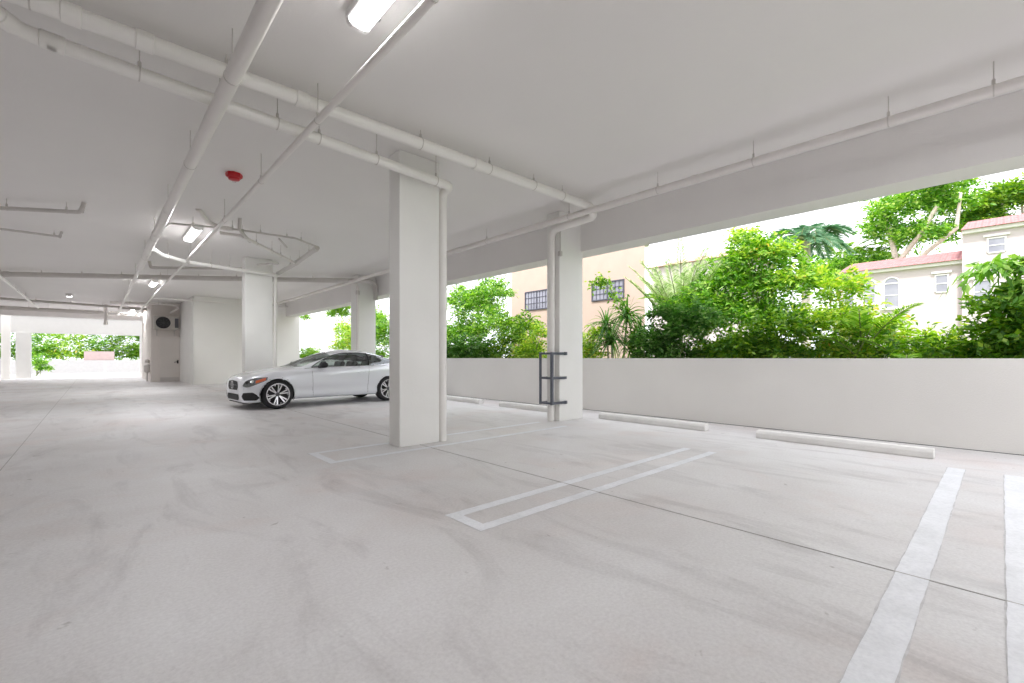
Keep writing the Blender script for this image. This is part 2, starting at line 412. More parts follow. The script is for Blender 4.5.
pipe('branch_pipe', [(1.06, 15.3, 3.66), (1.08, 15.2, 3.48), (2.91, 13.70, 3.48), (3.6, 13.66, 3.48)], .036, 'short grey pipe with ceiling elbow just left of the hood column', M_pipeg, hang=(.3, .6), couple=(.1,), rb=.06)
pipe('drain_pipe', [(.86, 11.6, 3.30), (1.05, 12.2, 3.31), (1.49, 12.62, 3.30), (2.27, 12.80, 3.29), (3.50, 12.88, 3.27), (3.50, 13.0, 3.24), (3.50, 13.02, 0)], .042,
     'pale pipe sweeping from the sprinkler main to the hood column and down its side', M_pipew, hang=(.12, .2, .27, .33), couple=(.33,), rb=.12)
pipe('drain_pipe', [(3.49, 9.92, 3.45), (3.60, 11.8, 3.40), (3.58, 12.7, 3.36), (3.56, 13.0, 3.34)], .052, 'thick diagonal pipe near the ceiling right of the hood column', M_pipeg, hang=(.2, .45, .7), couple=(.04, .55))
pipe('branch_pipe', [(.86, 9.68, 3.32), (.99, 10.05, 3.50), (1.92, 9.70, 3.50), (2.95, 9.60, 3.50), (3.49, 9.9, 3.47)], .018, 'thin pipe looping right from the sprinkler main above the second light', M_pipeg,
     hang=(.25, .45, .6, .75, .85), couple=(.1, .5, .78), rb=.06)
pipe('branch_pipe', [(1.72, 9.97, 3.45), (2.08, 9.93, 3.45), (2.7, 10.65, 3.43), (3.52, 11.56, 3.40)], .034, 'thin diagonal pipe joining the thick diagonal pipe', hang=(.15, .35, .6, .75), couple=(.55, .7), rb=.08)
pipe('branch_pipe', [(1.30, 9.35, 3.655), (1.50, 9.72, 3.56), (1.66, 9.74, 3.50), (1.9, 9.74, 3.50)], .04, 'stubby elbow fitting dropping from ceiling beside the second light', couple=(.5, .9), rb=.05)
pipe('branch_pipe', [(1.95, 9.45, 3.66), (1.95, 9.5, 3.46), (2.3, 10.3, 3.45)], .03, 'short drop fitting between the light and the thin diagonal pipe', M_pipeg, couple=(.4,), rb=.05)
pipe('branch_pipe', [(2.75, 9.95, 3.52), (3.05, 10.5, 3.5)], .02, 'tiny diagonal stub between the two diagonal pipes', M_pipeg, couple=(.8,))
pipe('branch_pipe', [(3.35, 12.2, 3.45), (3.0, 12.7, 3.45)], .024, 'small stub pipe beside the top of the hood column', M_pipeg, couple=(.5,))
# far pipes
pipe('sprinkler_pipe', [(-3.4, 27.2, 3.5), (.3, 28.1, 3.5), (1.85, 28.4, 3.5)], .05, 'nearer of the grey pipes crossing below the far ceiling', M_pipeg, hang=(.1, .3, .5, .7), couple=(.4,))
pipe('sprinkler_pipe', [(-5, 30.7, 3.38), (1.85, 30.75, 3.38)], .09, 'thick dark grey pipe crossing in front of the far exit', M_pipeg, hang=(.2, .4, .6, .8))
pipe('sprinkler_pipe', [(-5, 29.6, 3.30), (1.85, 29.6, 3.30)], .03, 'lowest thin pipe crossing right above the far exit', M_pipeg, hang=(.25, .5, .75))
pipe('drain_pipe', [(.38, 28.9, 3.66), (.38, 29.0, 2.70)], .07, 'short white vertical pipe hanging before the far exit', M_pipew, couple=(.2, .95))
pipe('branch_pipe', [(-2.05, 4, 3.45), (-2.0, 23.1, 3.45), (-1.95, 31.2, 3.45)], .04, 'long white branch pipe running away at far left ceiling', M_pipew, hang=(.5, .6, .7, .8), couple=(.6, .9))
pipe('branch_pipe', [(-4.0, 25, 3.35), (-3.95, 31.2, 3.33)], .05, 'short white pipe above the leftmost far opening', M_pipew, couple=(.5,))
pipe('branch_pipe', [(1.58, 22.3, 3.42), (1.91, 22.2, 3.42), (6.9, 22.2, 3.42)], .028, 'thin white pipe running across the top of the white core wall', M_pipew, couple=(.3, .6), rb=.05)
pipe('sprinkler_pipe', [(.49, 26.1, 3.5), (2.2, 25.2, 3.5), (2.75, 25.4, 3.48), (2.86, 26.0, 3.42), (2.6, 26.3, 3.2)], .05, 'curved pipe turning above the wall condenser in the recess', couple=(.3, .55), hang=(.2, .5), rb=.3)
pipe('branch_pipe', [(.8, 27.6, 3.40), (1.85, 27.8, 3.40)], .04, 'short dark pipe left of the wall condenser', M_pipeg, hang=(.3, .8), couple=(.02,))

# cleanout tee and small clamps on column 2 (rests on the column)
g = MB(); g.tube(bend([(5.90, 5.19, 3.33), (5.90, 5.165, 3.30), (5.90, 5.165, 2.93), (5.90, 5.19, 2.90)], .03), .012, 8)
o = g.build('conduit_loop', M_pipeg); tag(o, 'thin vertical metal strap at the top of the guarded column', 'conduit')
g = MB(); g.box(5.875, 5.925, 5.14, 5.199, 2.86, 2.94); g.build('junction_clamp', M_pipeg, o)
g = MB(); g.tube([(5.86, 13.25, 3.3), (5.86, 13.25, 0)], .05, 12); o = g.build('drain_pipe', M_pipe); tag(o, 'vertical pipe down the column behind the car roof', 'pipe')
g = MB(); g.tube([(5.86, 13.25, 3.02), (5.86, 13.25, 3.14)], .062, 12); g.build('coupling', M_pipeg, o)

# steel guard round the down pipe
gd = empty('pipe_guard', (5.7, 5.3, 0)); tag(gd, 'dark grey steel pipe guard frame on the second column', 'pipe guard')
def gl(name, *c):
    m_ = MB(); m_.box(c[0]-5.7, c[1]-5.7, c[2]-5.3, c[3]-5.3, c[4], c[5]); return m_.build(name, M_guard, gd, bevel=.004)
gl('post', 5.672, 5.722, 5.155, 5.195, .30, 1.20)
gl('post', 5.682, 5.717, 5.43, 5.465, .30, 1.20)
for zc in (.325, .755, 1.178):
    gl('side_rail', 5.685, 5.715, 5.19, 5.43, zc-.018, zc+.018)
    gl('front_rail', 5.715, 6.08, 5.17, 5.199, zc-.022, zc+.022)
    gl('rear_rail', 5.715, 5.92, 5.44, 5.465, zc-.018, zc+.018)
gl('mounting_plate', 6.03, 6.085, 5.162, 5.199, 1.15, 1.206)
gl('mounting_plate', 6.03, 6.085, 5.162, 5.199, .297, .353)

# ------------------------------------------------------------------ lamps, alarm, condenser
def fixture(x, y, label, ln=1.25, z=H, root=None):
    r_ = empty('ceiling_light', (x, y, z)); tag(r_, label, 'ceiling light', 'wraparound ceiling lights in a row')
    boxo('housing', M_trimw, -.095, .095, -ln/2, ln/2, -.06, 0, parent=r_, bevel=.01)
    l_ = MB(); prof = [(-.082, -.055), (-.075, -.085), (-.048, -.103), (0, -.108), (.048, -.103), (.075, -.085), (.082, -.055)]
    tf = Matrix(((1, 0, 0, 0), (0, 0, 1, 0), (0, 1, 0, 0), (0, 0, 0, 1)))
    l_.prism(prof, -ln/2+.04, ln/2-.04, tf); l_.build('diffuser', M_lens, r_, bevel=.004)
    for s_ in (-1, 1):
        e_ = MB(); e_.prism([(p[0]*1.08, p[1]*1.03) for p in prof], s_*ln/2-(.04 if s_ > 0 else 0), s_*ln/2+(.04 if s_ < 0 else 0), tf); e_.build('end_cap', M_trimw, r_, bevel=.003)
        c_ = MB(); c_.box(.082, .098, s_*.45-.015, s_*.45+.015, -.075, -.045); c_.build('latch', M_chrome, r_)
    ad = bpy.data.lights.new('lamp', 'AREA'); ad.shape = 'RECTANGLE'; ad.size = .12; ad.size_y = ln-.1; ad.energy = ((30 if y > 3 else 9) if x > 0 else (24 if y > 3 else 9))*ln/1.25; ad.color = (.97, .98, 1)
    ao = bpy.data.objects.new('lamp', ad); COL.objects.link(ao); ao.parent = r_; ao.location = (0, 0, -.118)
    return r_
for y, lb in ((2.66, 'bright ceiling light cut by the top edge of view'), (11.05, 'lit ceiling light beside the thick sprinkler main'),
              (19.3, 'small lit ceiling light left of the white core wall'), (30.2, 'farthest tiny lit ceiling light before the exit')):
    fixture(1.45, y, lb)
fixture(-.76, 25.4, 'small lit ceiling light on the left before the far exit', .5)
for x in (-5.2,):  # unseen fixtures added to lift the light level on the left
    for y in (2.66, 11.05, 19.3): fixture(x, y, 'added fill light in a row out to the left')
for x_, y_, l_ in ((4.4, -2.3, 'added fill light outside the view at right'), (4.4, -8.0, 'added fill light far behind the viewpoint at right')):  # unseen fixtures added to brighten parapet, beam and floor at right
    f_ = fixture(x_, y_, l_)
    [c for c in COL.objects if c.type == 'LIGHT' and c.parent == f_][0].data.energy = 38
fixture(1.45, -5.6, 'added fill light behind the viewpoint'); fixture(-5.2, -5.6, 'added fill light behind the viewpoint to the left')  # unseen fixtures added as fill from behind the camera

al = empty('fire_alarm', (1.42, 7.23, H)); tag(al, 'red fire alarm strobe on the ceiling', 'fire alarm'); al.rotation_euler = (0, 0, PI-.2)
a = MB(); a.lathe([(0, 0), (.10, 0), (.105, -.02), (.10, -.05), (.085, -.062), (0, -.065)], (0, 0, 0), 'z', 8); a.build('base', M_red, al)
a = MB(); a.lathe([(.075, -.06), (.068, -.085), (.04, -.095), (0, -.097)], (0, 0, 0), 'z', 24); a.build('speaker_dome', M_red, al)
a = MB(); a.box(-.022, .022, -.11, -.06, -.09, -.03); a.build('strobe_lens', M_clear, al, bevel=.006)

ac = empty('wall_condenser', (2.45, 26.5, 2.42)); tag(ac, 'grey air conditioning condenser with round fan mounted above the door', 'condenser')
boxo('casing', M_acbody, -.48, .44, -.42, -.09, 0, .60, parent=ac, bevel=.02)
a = MB(); a.lathe([(.25, -.425), (.27, -.45), (.25, -.455), (.23, -.43)], (-.15, 0, .3), 'y', 32, True); a.build('fan_ring', M_black, ac)
a = MB()
a.lathe([(0, -.424), (.24, -.424)], (-.15, 0, .3), 'y', 32); a.build('fan_opening', M_black, ac)
a = MB()
for r_ in (.06, .11, .16, .21):
    a.tube([(-.15+r_*math.cos(t*PI/12), -.445, .3+r_*math.sin(t*PI/12)) for t in range(25)], .004, 5, False)
for k in range(8):
    a.tube([(-.15, -.445, .3), (-.15+.24*math.cos(k*PI/4), -.445, .3+.24*math.sin(k*PI/4))], .004, 5)
a.build('fan_guard', M_dkgrey, ac)
boxo('side_panel', M_dkgrey, .28, .42, -.43, -.42, .08, .52, parent=ac)
a = MB()
for x in (-.35, .3): a.box(x-.02, x+.02, -.42, -.001, -.04, 0); a.box(x-.02, x+.02, -.03, -.001, -.3, 0)
a.build('bracket', M_pipeg, ac)

a = MB(); a.box(2.10, 2.32, 30.6, 30.9, .35, 1.05); o = None
ub = empty('utility_meter', (1.80, 27.2, 0)); tag(ub, 'small grey utility meter on the passage corner left of the recess', 'meter')
a = MB(); a.lathe([(0, -.0), (.07, 0), (.09, .03), (.09, .14), (.06, .18), (0, .19)], (0, 0, .85), 'z', 16); a.build('dial', M_pipeg, ub)
a = MB(); a.lathe([(0, 0), (.10, 0), (.12, .05), (.12, .3), (.08, .38), (0, .38)], (0, 0, .42), 'z', 16); a.build('meter_body', M_pipeg, ub)
a = MB(); a.tube([(0, 0, 0), (0, 0, .45)], .03); a.build('riser', M_pipeg, ub)

# ------------------------------------------------------------------ the car (local: nose at -x, left side at -y, z up)
def curve(tab):
    xs = [t[0] for t in tab]; ys = [t[1] for t in tab]; n = len(xs)
    d = [(ys[i+1]-ys[i])/(xs[i+1]-xs[i]) for i in range(n-1)]
    m_ = [d[0]]+[0 if d[i-1]*d[i] <= 0 else 2*d[i-1]*d[i]/(d[i-1]+d[i]) for i in range(1, n-1)]+[d[-1]]
    def f(x):
        if x <= xs[0]: return ys[0]
        if x >= xs[-1]: return ys[-1]
        i = 0
        while x > xs[i+1]: i += 1
        h_ = xs[i+1]-xs[i]; t = (x-xs[i])/h_
        return (2*t**3-3*t**2+1)*ys[i]+(t**3-2*t**2+t)*h_*m_[i]+(-2*t**3+3*t**2)*ys[i+1]+(t**3-t**2)*h_*m_[i+1]
    return f
car = empty('parked_car', (4.19, 11.47, 0), math.radians(3)); car.scale = (.94, .94, .94)
tag(car, 'silver two-door coupe parked nose left beside the columns', 'car')
Wd = curve([(-2.10, .50), (-2.085, .63), (-2.04, .72), (-1.94, .80), (-1.78, .86), (-1.5, .893), (-1.2, .90), (-.6, .89), (0, .89), (.7, .895), (1.3, .91), (1.7, .90), (2.05, .85), (2.3, .76), (2.42, .62), (2.46, .45)])
Zt = curve([(-2.10, .64), (-2.07, .70), (-2.0, .755), (-1.85, .81), (-1.6, .865), (-1.2, .93), (-.85, .965), (-.6, .97), (0, .95), (1.2, .98), (1.7, 1.04), (2.1, 1.05), (2.32, 1.03), (2.42, .95), (2.46, .85)])
Zs = curve([(-2.10, .61), (-2.0, .69), (-1.85, .745), (-1.6, .805), (-1.2, .855), (-.8, .89), (0, .92), (.8, .945), (1.5, .97), (2.1, .965), (2.35, .92), (2.46, .8)])
Zb = curve([(-2.10, .22), (-2.06, .17), (-1.9, .155), (-1.5, .18), (-.9, .20), (1.0, .20), (1.6, .21), (2.1, .24), (2.35, .32), (2.46, .45)])
def half(x, n=44):
    w, zt, zs, zb = Wd(x), Zt(x), Zs(x), Zb(x)
    zm = zb+(zs-zb)*.52
    nose = max(0, min(1, (x+2.24)/.35))
    cp = [(0, zb), (w*.6, zb), (w*.90, zb+.005), (w*.965, zb+.045), (w*.985, zb+.14), (w*.965, zb+.20), (w*.985, zb+(zs-zb)*.40), (w, zm), (w*.998, zm+(zs-zm)*.45),
          (w*.985, zm+(zs-zm)*.75), (w*.955, zs-.012), (w*.90, zs+(zt-zs)*.25), (w*.72, zs+(zt-zs)*.62), (w*.40, zs+(zt-zs)*.92), (0, zt)]
    L_ = [0]
    for a_, b_ in zip(cp, cp[1:]): L_.append(L_[-1]+math.hypot(b_[0]-a_[0], b_[1]-a_[1]))
    fy = curve([(l, c[0]) for l, c in zip(L_, cp)]); fz = curve([(l, c[1]) for l, c in zip(L_, cp)])
    return [(fy(L_[-1]*i/(n-1)), fz(L_[-1]*i/(n-1))) for i in range(n)]
AX, WR, ARCH = 1.42, .335, .372
def car_surface():
    xs = [-2.10, -2.097, -2.09, -2.08, -2.065, -2.045] + [-2.02+i*(2.40+2.02)/190 for i in range(191)] + [2.42, 2.44, 2.455, 2.46]
    nh = 44; rows = []
    for x in xs:
        h_ = half(x, nh); rows.append([(x, -y, z) for y, z in h_] + [(x, y, z) for y, z in h_[-2:0:-1]])
    n = len(rows[0]); V = [list(p) for r in rows for p in r]
    def inarch(p, r):
        return abs(p[1]) > .62 and any(math.hypot(p[0]-c, p[2]-WR) < r for c in (-AX, AX))
    for p in V:                                   # snap the arch rims onto clean circles
        if abs(p[1]) > .62:
            for c in (-AX, AX):
                d_ = math.hypot(p[0]-c, p[2]-WR)
                if abs(d_-ARCH) < .016 and d_ > 0:
                    p[0] = c+(p[0]-c)/d_*ARCH; p[2] = WR+(p[2]-WR)/d_*ARCH
    F = []
    for i in range(len(rows)-1):
        for j in range(n):
            q = (i*n+j, i*n+(j+1) % n, (i+1)*n+(j+1) % n, (i+1)*n+j)
            c = [sum(V[k][a] for k in q)/4 for a in range(3)]
            if inarch(c, ARCH-.004): continue
            F.append(q)
    F.append(tuple(range(n))); F.append(tuple(range((len(rows)-1)*n, len(rows)*n))[::-1])
    return V, F
V, F = car_surface()
cabin = lambda x, y: -.72 < x < 1.75 and abs(y) < .70
F1 = [f for f in F if len(f) > 4 or not (cabin(sum(V[k][0] for k in f)/4, sum(V[k][1] for k in f)/4) and sum(V[k][2] for k in f)/4 > .85)]
m_ = MB(); m_.add(V, F1, True); body = m_.build('body', M_car, car, sharp=40)
me = body.data
bodyT = BVHTree.FromPolygons([v.co[:] for v in me.vertices], [p.vertices[:] for p in me.polygons])

# greenhouse: P(x, s), s in [-1, 1] from the left belt over the roof to the right belt
Zr = curve([(-.98, .955), (-.85, .985), (-.5, 1.145), (-.15, 1.285), (.1, 1.355), (.45, 1.40), (.8, 1.39), (1.2, 1.325), (1.6, 1.205), (1.95, 1.075), (2.12, 1.03)])
Wg = curve([(-.98, .70), (-.6, .795), (0, .815), (.8, .82), (1.4, .80), (1.8, .74), (2.12, .60)])
def G(x, s):
    zb = .90 if x < 1.5 else .90+(x-1.5)*.12
    h_ = max(.02, Zr(x)-zb); a = s*PI/2; w = Wg(x)
    hr = min(1, h_/.45)
    sy = math.copysign(abs(math.sin(a))**(.78), a); cz = max(0, math.cos(a))**(.60)
    taper = 1-.21*hr*cz
    y = w*sy*(taper if abs(s) > 0 else 1)
    return (x, y, zb+h_*cz*(1-.0*abs(sy)))
GX = [-.98+i*(2.12+.98)/150 for i in range(151)]; GS = [-1+j*2/96 for j in range(97)]
up_ = curve([(-.62, .96), (-.45, 1.055), (-.2, 1.17), (.05, 1.255), (.35, 1.305), (.7, 1.305), (1.05, 1.265), (1.4, 1.18), (1.78, 1.065)])
lo_ = curve([(-.62, .93), (0, .945), (.8, .965), (1.35, .995), (1.78, 1.055)])
def reg(x, y, z):
    if abs(y) > .45 and -.62 < x < 1.78 and lo_(x) < z < up_(x) and abs(y) > .50: return 'side'
    if -.93 < x < -.08 and abs(y) < .60*(1-.12*(x+.93)/.85)+.06 and z > .955: 
        if z > Zr(x)-.085: return 'front'
    if 1.02 < x < 1.92 and abs(y) < .56-.10*(x-1.02) and z > Zr(x)-.07: return 'rear'
    return 'paint'
m_ = MB(); vs = [G(x, s) for x in GX for s in GS]; ns = len(GS); fs = {'paint': [], 'side': [], 'front': [], 'rear': []}
for i in range(len(GX)-1):
    for jj in range(ns-1):
        q = (i*ns+jj, i*ns+jj+1, (i+1)*ns+jj+1, (i+1)*ns+jj)
        c = [sum(vs[k][a] for k in q)/4 for a in range(3)]
        fs[reg(*c)].append(q)
m_.add(vs, fs['paint'], True); roof = m_.build('roof', M_car, car, sharp=60)
for key, nm in (('side', 'side_window'), ('front', 'windshield'), ('rear', 'rear_window')):
    sets = [fs[key]] if key != 'side' else [[q for q in fs[key] if vs[q[0]][1] < 0], [q for q in fs[key] if vs[q[0]][1] > 0]]
    for q_ in sets:
        m_ = MB(); m_.add(vs, q_, True); o = m_.build(nm, M_glass, car, sharp=80)
        bm = bmesh.new(); bm.from_mesh(o.data); bmesh.ops.delete(bm, geom=[v_ for v_ in bm.verts if not v_.link_faces], context='VERTS'); bm.to_mesh(o.data); bm.free()
bm = bmesh.new(); bm.from_mesh(roof.data); bmesh.ops.delete(bm, geom=[v_ for v_ in bm.verts if not v_.link_faces], context='VERTS'); bm.to_mesh(roof.data); bm.free()
def gy(x, z):                                    # y of the greenhouse flank at height z
    lo, hi = .02, .999
    for _ in range(30):
        md = (lo+hi)/2
        if G(x, md)[2] > z: lo = md
        else: hi = md
    return G(x, lo)[1]
for sgn in (-1, 1):
    out = MB()
    top = [(x, sgn*(gy(x, up_(x))+.004), up_(x)) for x in np.linspace(-.6, 1.76, 44)]
    bot = [(x, sgn*(gy(x, lo_(x))+.006), lo_(x)) for x in np.linspace(-.6, 1.76, 44)]
    out.tube(bot, .010, 6); out.build('belt_trim', M_chrome, car)
    out = MB(); out.tube(top, .008, 6); out.build('window_seal', M_black, car)
    for x0, x1, t_ in ((.86, .93, .012),):
        p = MB(); pts = [(x0+(x1-x0)*k/8, sgn*(gy(x0, lo_(x0)+(up_(x0)-lo_(x0))*k/8)+.003), lo_(x0)+(up_(x0)-lo_(x0))*k/8) for k in range(9)]
        p.tube(pts, t_, 6); p.build('window_pillar', M_black, car)
# cabin
c = MB(); c.box(-.85, 1.8, -.72, .72, .40, .46); c.box(-.95, -.45, -.70, .70, .80, .93); c.box(1.25, 1.95, -.66, .66, .82, .93)
c.box(-.8, 1.6, -.80, -.74, .45, .92); c.box(-.8, 1.6, .74, .80, .45, .92)
c.build('cabin', M_cab, car, bevel=.02)
for sx, sy in ((.25, -.37), (.25, .37), (1.05, -.35), (1.05, .35)):
    s_ = MB(); s_.box(sx-.28, sx+.2, sy-.24, sy+.24, .46, .64)
    tf = Matrix.Translation((sx+.22, sy, .6)) @ Matrix.Rotation(.32, 4, 'Y'); s_.box(-.06, .06, -.23, .23, 0, .50, tf)
    tf2 = Matrix.Translation((sx+.40, sy, 1.10)) @ Matrix.Rotation(.2, 4, 'Y'); s_.box(-.045, .045, -.12, .12, 0, .15, tf2)
    s_.build('seat', M_seat, car, bevel=.035)
s_ = MB(); s_.lathe([(.185+.014*math.cos(t*PI/4), .014*math.sin(t*PI/4)) for t in range(8)], (0, 0, 0), 'x', 28, True)
s_.box(-.01, .01, -.18, .18, -.02, .02); o = s_.build('steering_wheel', M_black, car); o.location = (-.22, -.37, .93); o.rotation_euler = (0, .4, 0)
# wheel wells
for cx in (-AX, AX):
    for sgn in (-1, 1):
        w_ = MB(); n = 28; vs2 = []
        for k in range(n+1):
            a = -PI*.12 + (PI*1.24)*k/n
            for yy in (.60, .885): vs2.append((cx+(ARCH+.006)*math.cos(a), sgn*yy, WR+(ARCH+.006)*math.sin(a)))
        w_.add(vs2, [(2*k, 2*k+2, 2*k+3, 2*k+1) for k in range(n)], True)
        disc = [(cx+(ARCH+.006)*math.cos(2*PI*k/32), sgn*.60, max(.2, WR+(ARCH+.006)*math.sin(2*PI*k/32))) for k in range(32)]
        w_.add(disc, [tuple(range(32))]); w_.build('wheel_well', M_dkgrey, car)
        lip = MB(); pts = []
        for k in range(33):
            a = -PI*.10+PI*1.20*k/32; x = cx+ARCH*math.cos(a); z = WR+ARCH*math.sin(a)
            hit = bodyT.ray_cast(Vector((x, sgn*1.5, z+.02*math.sin(a))), Vector((0, -sgn, 0)))
            y = abs(hit[0].y) if hit[0] is not None and abs(hit[0].y) > .7 else Wd(x)*.985
            pts.append((x, sgn*(y-.002), z))
        lip.tube(pts, .012, 6); lip.build('arch_lip', M_car, car)
# wheels
for cx in (-AX, AX):
    for sgn in (-1, 1):
        yo = sgn*.885; g_ = -sgn
        t_ = MB(); prof = [(.245, 0), (.262, -.012), (.30, -.012), (.322, .004), (.334, .03), (.335, .11), (.334, .19), (.322, .215), (.29, .225), (.245, .215)]
        t_.lathe([(r_, yo+g_*y) for r_, y in prof], (cx, 0, WR), 'y', 56, True); wh = t_.build('wheel', M_tyre, car)
        r_ = MB(); r_.lathe([(.252, .0), (.246, -.014), (.236, -.010), (.232, .012), (.226, .06), (.205, .20), (.20, .20), (.22, .05), (.228, .01)][::-1] if False else [(.256, yo+g_*.0), (.254, yo-g_*.014), (.236, yo-g_*.014), (.224, yo+g_*.006), (.222, yo+g_*.07), (.21, yo+g_*.2), (.25, yo+g_*.2)], (cx, 0, WR), 'y', 56, True)
        for k in range(6):
            for off in (-.16, .16):
                a0 = 2*PI*k/6+.3; a1 = a0+off
                p0 = Vector((math.cos(a0+off*.35)*.045, 0, math.sin(a0+off*.35)*.045)); p1 = Vector((math.cos(a1)*.238, 0, math.sin(a1)*.238))
                dd = (p1-p0).normalized(); nn = Vector((-dd.z, 0, dd.x))
                for (w0, w1, yd) in ((.013, .015, 0),):
                    q = [p0-nn*w0, p0+nn*w0, p1+nn*w1, p1-nn*w1]
                    f0 = [Vector((cx+v_.x, yo+g_*(.028 if i_ < 2 else .002), WR+v_.z)) for i_, v_ in enumerate(q)]
                    f1 = [v_+Vector((0, g_*.03, 0)) for v_ in f0]
                    r_.add(f0+f1, [(0, 1, 2, 3), (7, 6, 5, 4), (0, 4, 5, 1), (1, 5, 6, 2), (2, 6, 7, 3), (3, 7, 4, 0)])
        for k in range(10):                      # short cross links between the spokes near the lip
            a0 = 2*PI*k/10+.3+PI/10
            p = Vector((math.cos(a0)*.215, 0, math.sin(a0)*.215)); r_.tube([(cx+p.x*.92, yo+g_*.014, WR+p.z*.92), (cx+p.x*1.08, yo+g_*.01, WR+p.z*1.08)], .012, 6)
        r_.build('rim', M_rim, wh)
        b_ = MB(); b_.lathe([(0, yo+g_*.075), (.222, yo+g_*.075)], (cx, 0, WR), 'y', 32); b_.build('brake_disc', M_black, wh)
        h_ = MB(); h_.lathe([(0, yo+g_*.012), (.028, yo+g_*.014), (.045, yo+g_*.024), (.06, yo+g_*.05), (.06, yo+g_*.07)], (cx, 0, WR), 'y', 24); h_.build('hub_cap', M_dkgrey, wh)

def patch(name, mat, ys, zlo, zhi, x0, x1, direction, off=.006, parent=car, thick=.004, n=24, m=8, sgn=-1):
    """sheet laid over the body: grid (u, v) in the x-z (side) or y-z (front) plane pushed along direction"""
    vs3 = []; D = Vector(direction).normalized(); ok = []
    for i in range(n+1):
        u = x0+(x1-x0)*i/n
        for k in range(m+1):
            z = zlo(u)+(zhi(u)-zlo(u))*k/m
            org = (Vector((u, sgn*1.6, z)) if ys == 'side' else Vector((-3, u, z)))
            if ys == 'diag': org = Vector((u, 0, z)) - D*2.2
            h_ = bodyT.ray_cast(org, D)
            ok.append(h_[0] is not None)
            vs3.append((h_[0]-D*off) if h_[0] is not None else None)
    fs3 = []
    for i in range(n):
        for k in range(m):
            q = (i*(m+1)+k, i*(m+1)+k+1, (i+1)*(m+1)+k+1, (i+1)*(m+1)+k)
            if all(ok[a] for a in q): fs3.append(q)
    vs3 = [v_ if v_ is not None else Vector((0, 0, .5)) for v_ in vs3]
    p_ = MB(); p_.add(vs3, fs3, True); o = p_.build(name, mat, parent, sharp=80)
    bm = bmesh.new(); bm.from_mesh(o.data); bmesh.ops.delete(bm, geom=[v_ for v_ in bm.verts if not v_.link_faces], context='VERTS'); bm.to_mesh(o.data); bm.free()
    return o
C = curve
for sg in (-1, 1):
    D = (.62, -sg*.78, 0)
    # headlamp as seen from the corner: u is the offset across the viewing direction
    def diagp(name, mat, u0, u1, lo, hi, off, sg=sg, n=24, m=8):
        Dv = Vector((.80, -sg*.60, 0)); S = Vector((.60, sg*.80, 0))*-1    # S runs from nose tip rearward along the flank
        S = Vector((.60, sg*.80, 0)); O = Vector((-1.84, sg*.5, 0))
        vs3 = []; okk = []
        for i in range(n+1):
            u = u0+(u1-u0)*i/n
            for k in range(m+1):
                z = lo(u)+(hi(u)-lo(u))*k/m
                h_ = bodyT.ray_cast(O+S*u+Vector((0, 0, z))-Dv*2, Dv); okk.append(h_[0] is not None); vs3.append(h_[0]-Dv*off if h_[0] is not None else Vector((0, 0, .5)))
        fs3 = [q for q in [(i*(m+1)+k, i*(m+1)+k+1, (i+1)*(m+1)+k+1, (i+1)*(m+1)+k) for i in range(n) for k in range(m)] if all(okk[a] for a in q)]
        p_ = MB(); p_.add(vs3, fs3, True); o = p_.build(name, mat, car, sharp=80)
        bm = bmesh.new(); bm.from_mesh(o.data); bmesh.ops.delete(bm, geom=[v_ for v_ in bm.verts if not v_.link_faces], context='VERTS'); bm.to_mesh(o.data); bm.free()
        return o
    hl = diagp('headlight', M_lampg, -.02, .42, C([(-.02, .54), (.08, .515), (.25, .57), (.42, .67)]), C([(-.02, .56), (.05, .655), (.25, .725), (.42, .738)]), .008)
    oi = diagp('indicator', M_orange, .25, .40, C([(.25, .60), (.40, .665)]), C([(.25, .665), (.40, .722)]), .012, n=10, m=4)
    diagp('projector_lens', M_black, .045, .125, C([(.045, .61), (.085, .59), (.125, .61)]), C([(.045, .64), (.085, .66), (.125, .64)]), .012, n=10, m=4)
    diagp('projector_lens', M_chrome, .15, .22, C([(.15, .63), (.185, .61), (.22, .63)]), C([(.15, .66), (.185, .68), (.22, .66)]), .012, n=10, m=4)
    diagp('air_intake', M_black, -.06, .30, C([(-.06, .30), (.02, .22), (.24, .22), (.30, .27)]), C([(-.06, .32), (.0, .39), (.18, .40), (.30, .29)]), .006)
    patch('sill_skirt', M_car, 'side', C([(-1, .20), (1, .20)]), C([(-1, .235), (1, .235)]), -1.02, 1.02, (0, -sg, 0), .022, sgn=sg, n=20, m=3)
    for sx in (-.62, .80):
        s_ = MB(); pts = []
        for z in np.linspace(.27, .92, 12):
            xx = sx + (.10*(z-.27)**2 if sx > 0 else -.04*(z-.27))
            h_ = bodyT.ray_cast(Vector((xx, sg*1.6, z)), Vector((0, -sg, 0)))
            if h_[0] is not None: pts.append(h_[0]+Vector((0, -sg*.001, 0)))
        s_.tube(pts, .0045, 5); s_.build('door_seam', M_seam, car)
    hn = MB(); h_ = bodyT.ray_cast(Vector((.62, sg*1.6, .80)), Vector((0, -sg, 0)))[0]
    hn.tube(bend([(.53, h_.y, .795), (.55, h_.y+sg*.03, .797), (.70, h_.y+sg*.03, .80), (.72, h_.y, .802)], .02), .011, 8); hn.build('door_handle', M_car, car)
    # mirror
    mr = MB(); c0 = Vector((-.40, sg*.985, 1.0)); vs4 = []; nn_, mm_ = 14, 10
    for i in range(nn_+1):
        th = PI*i/nn_
        for k in range(mm_*2):
            ph = PI*k/mm_; y = math.cos(th)*.115; rr_ = math.sin(th)**.7
            vs4.append(c0+Vector((rr_*math.cos(ph)*.075+(.03 if math.cos(ph) < 0 else 0)*-1*rr_, y, rr_*math.sin(ph)*.072)))
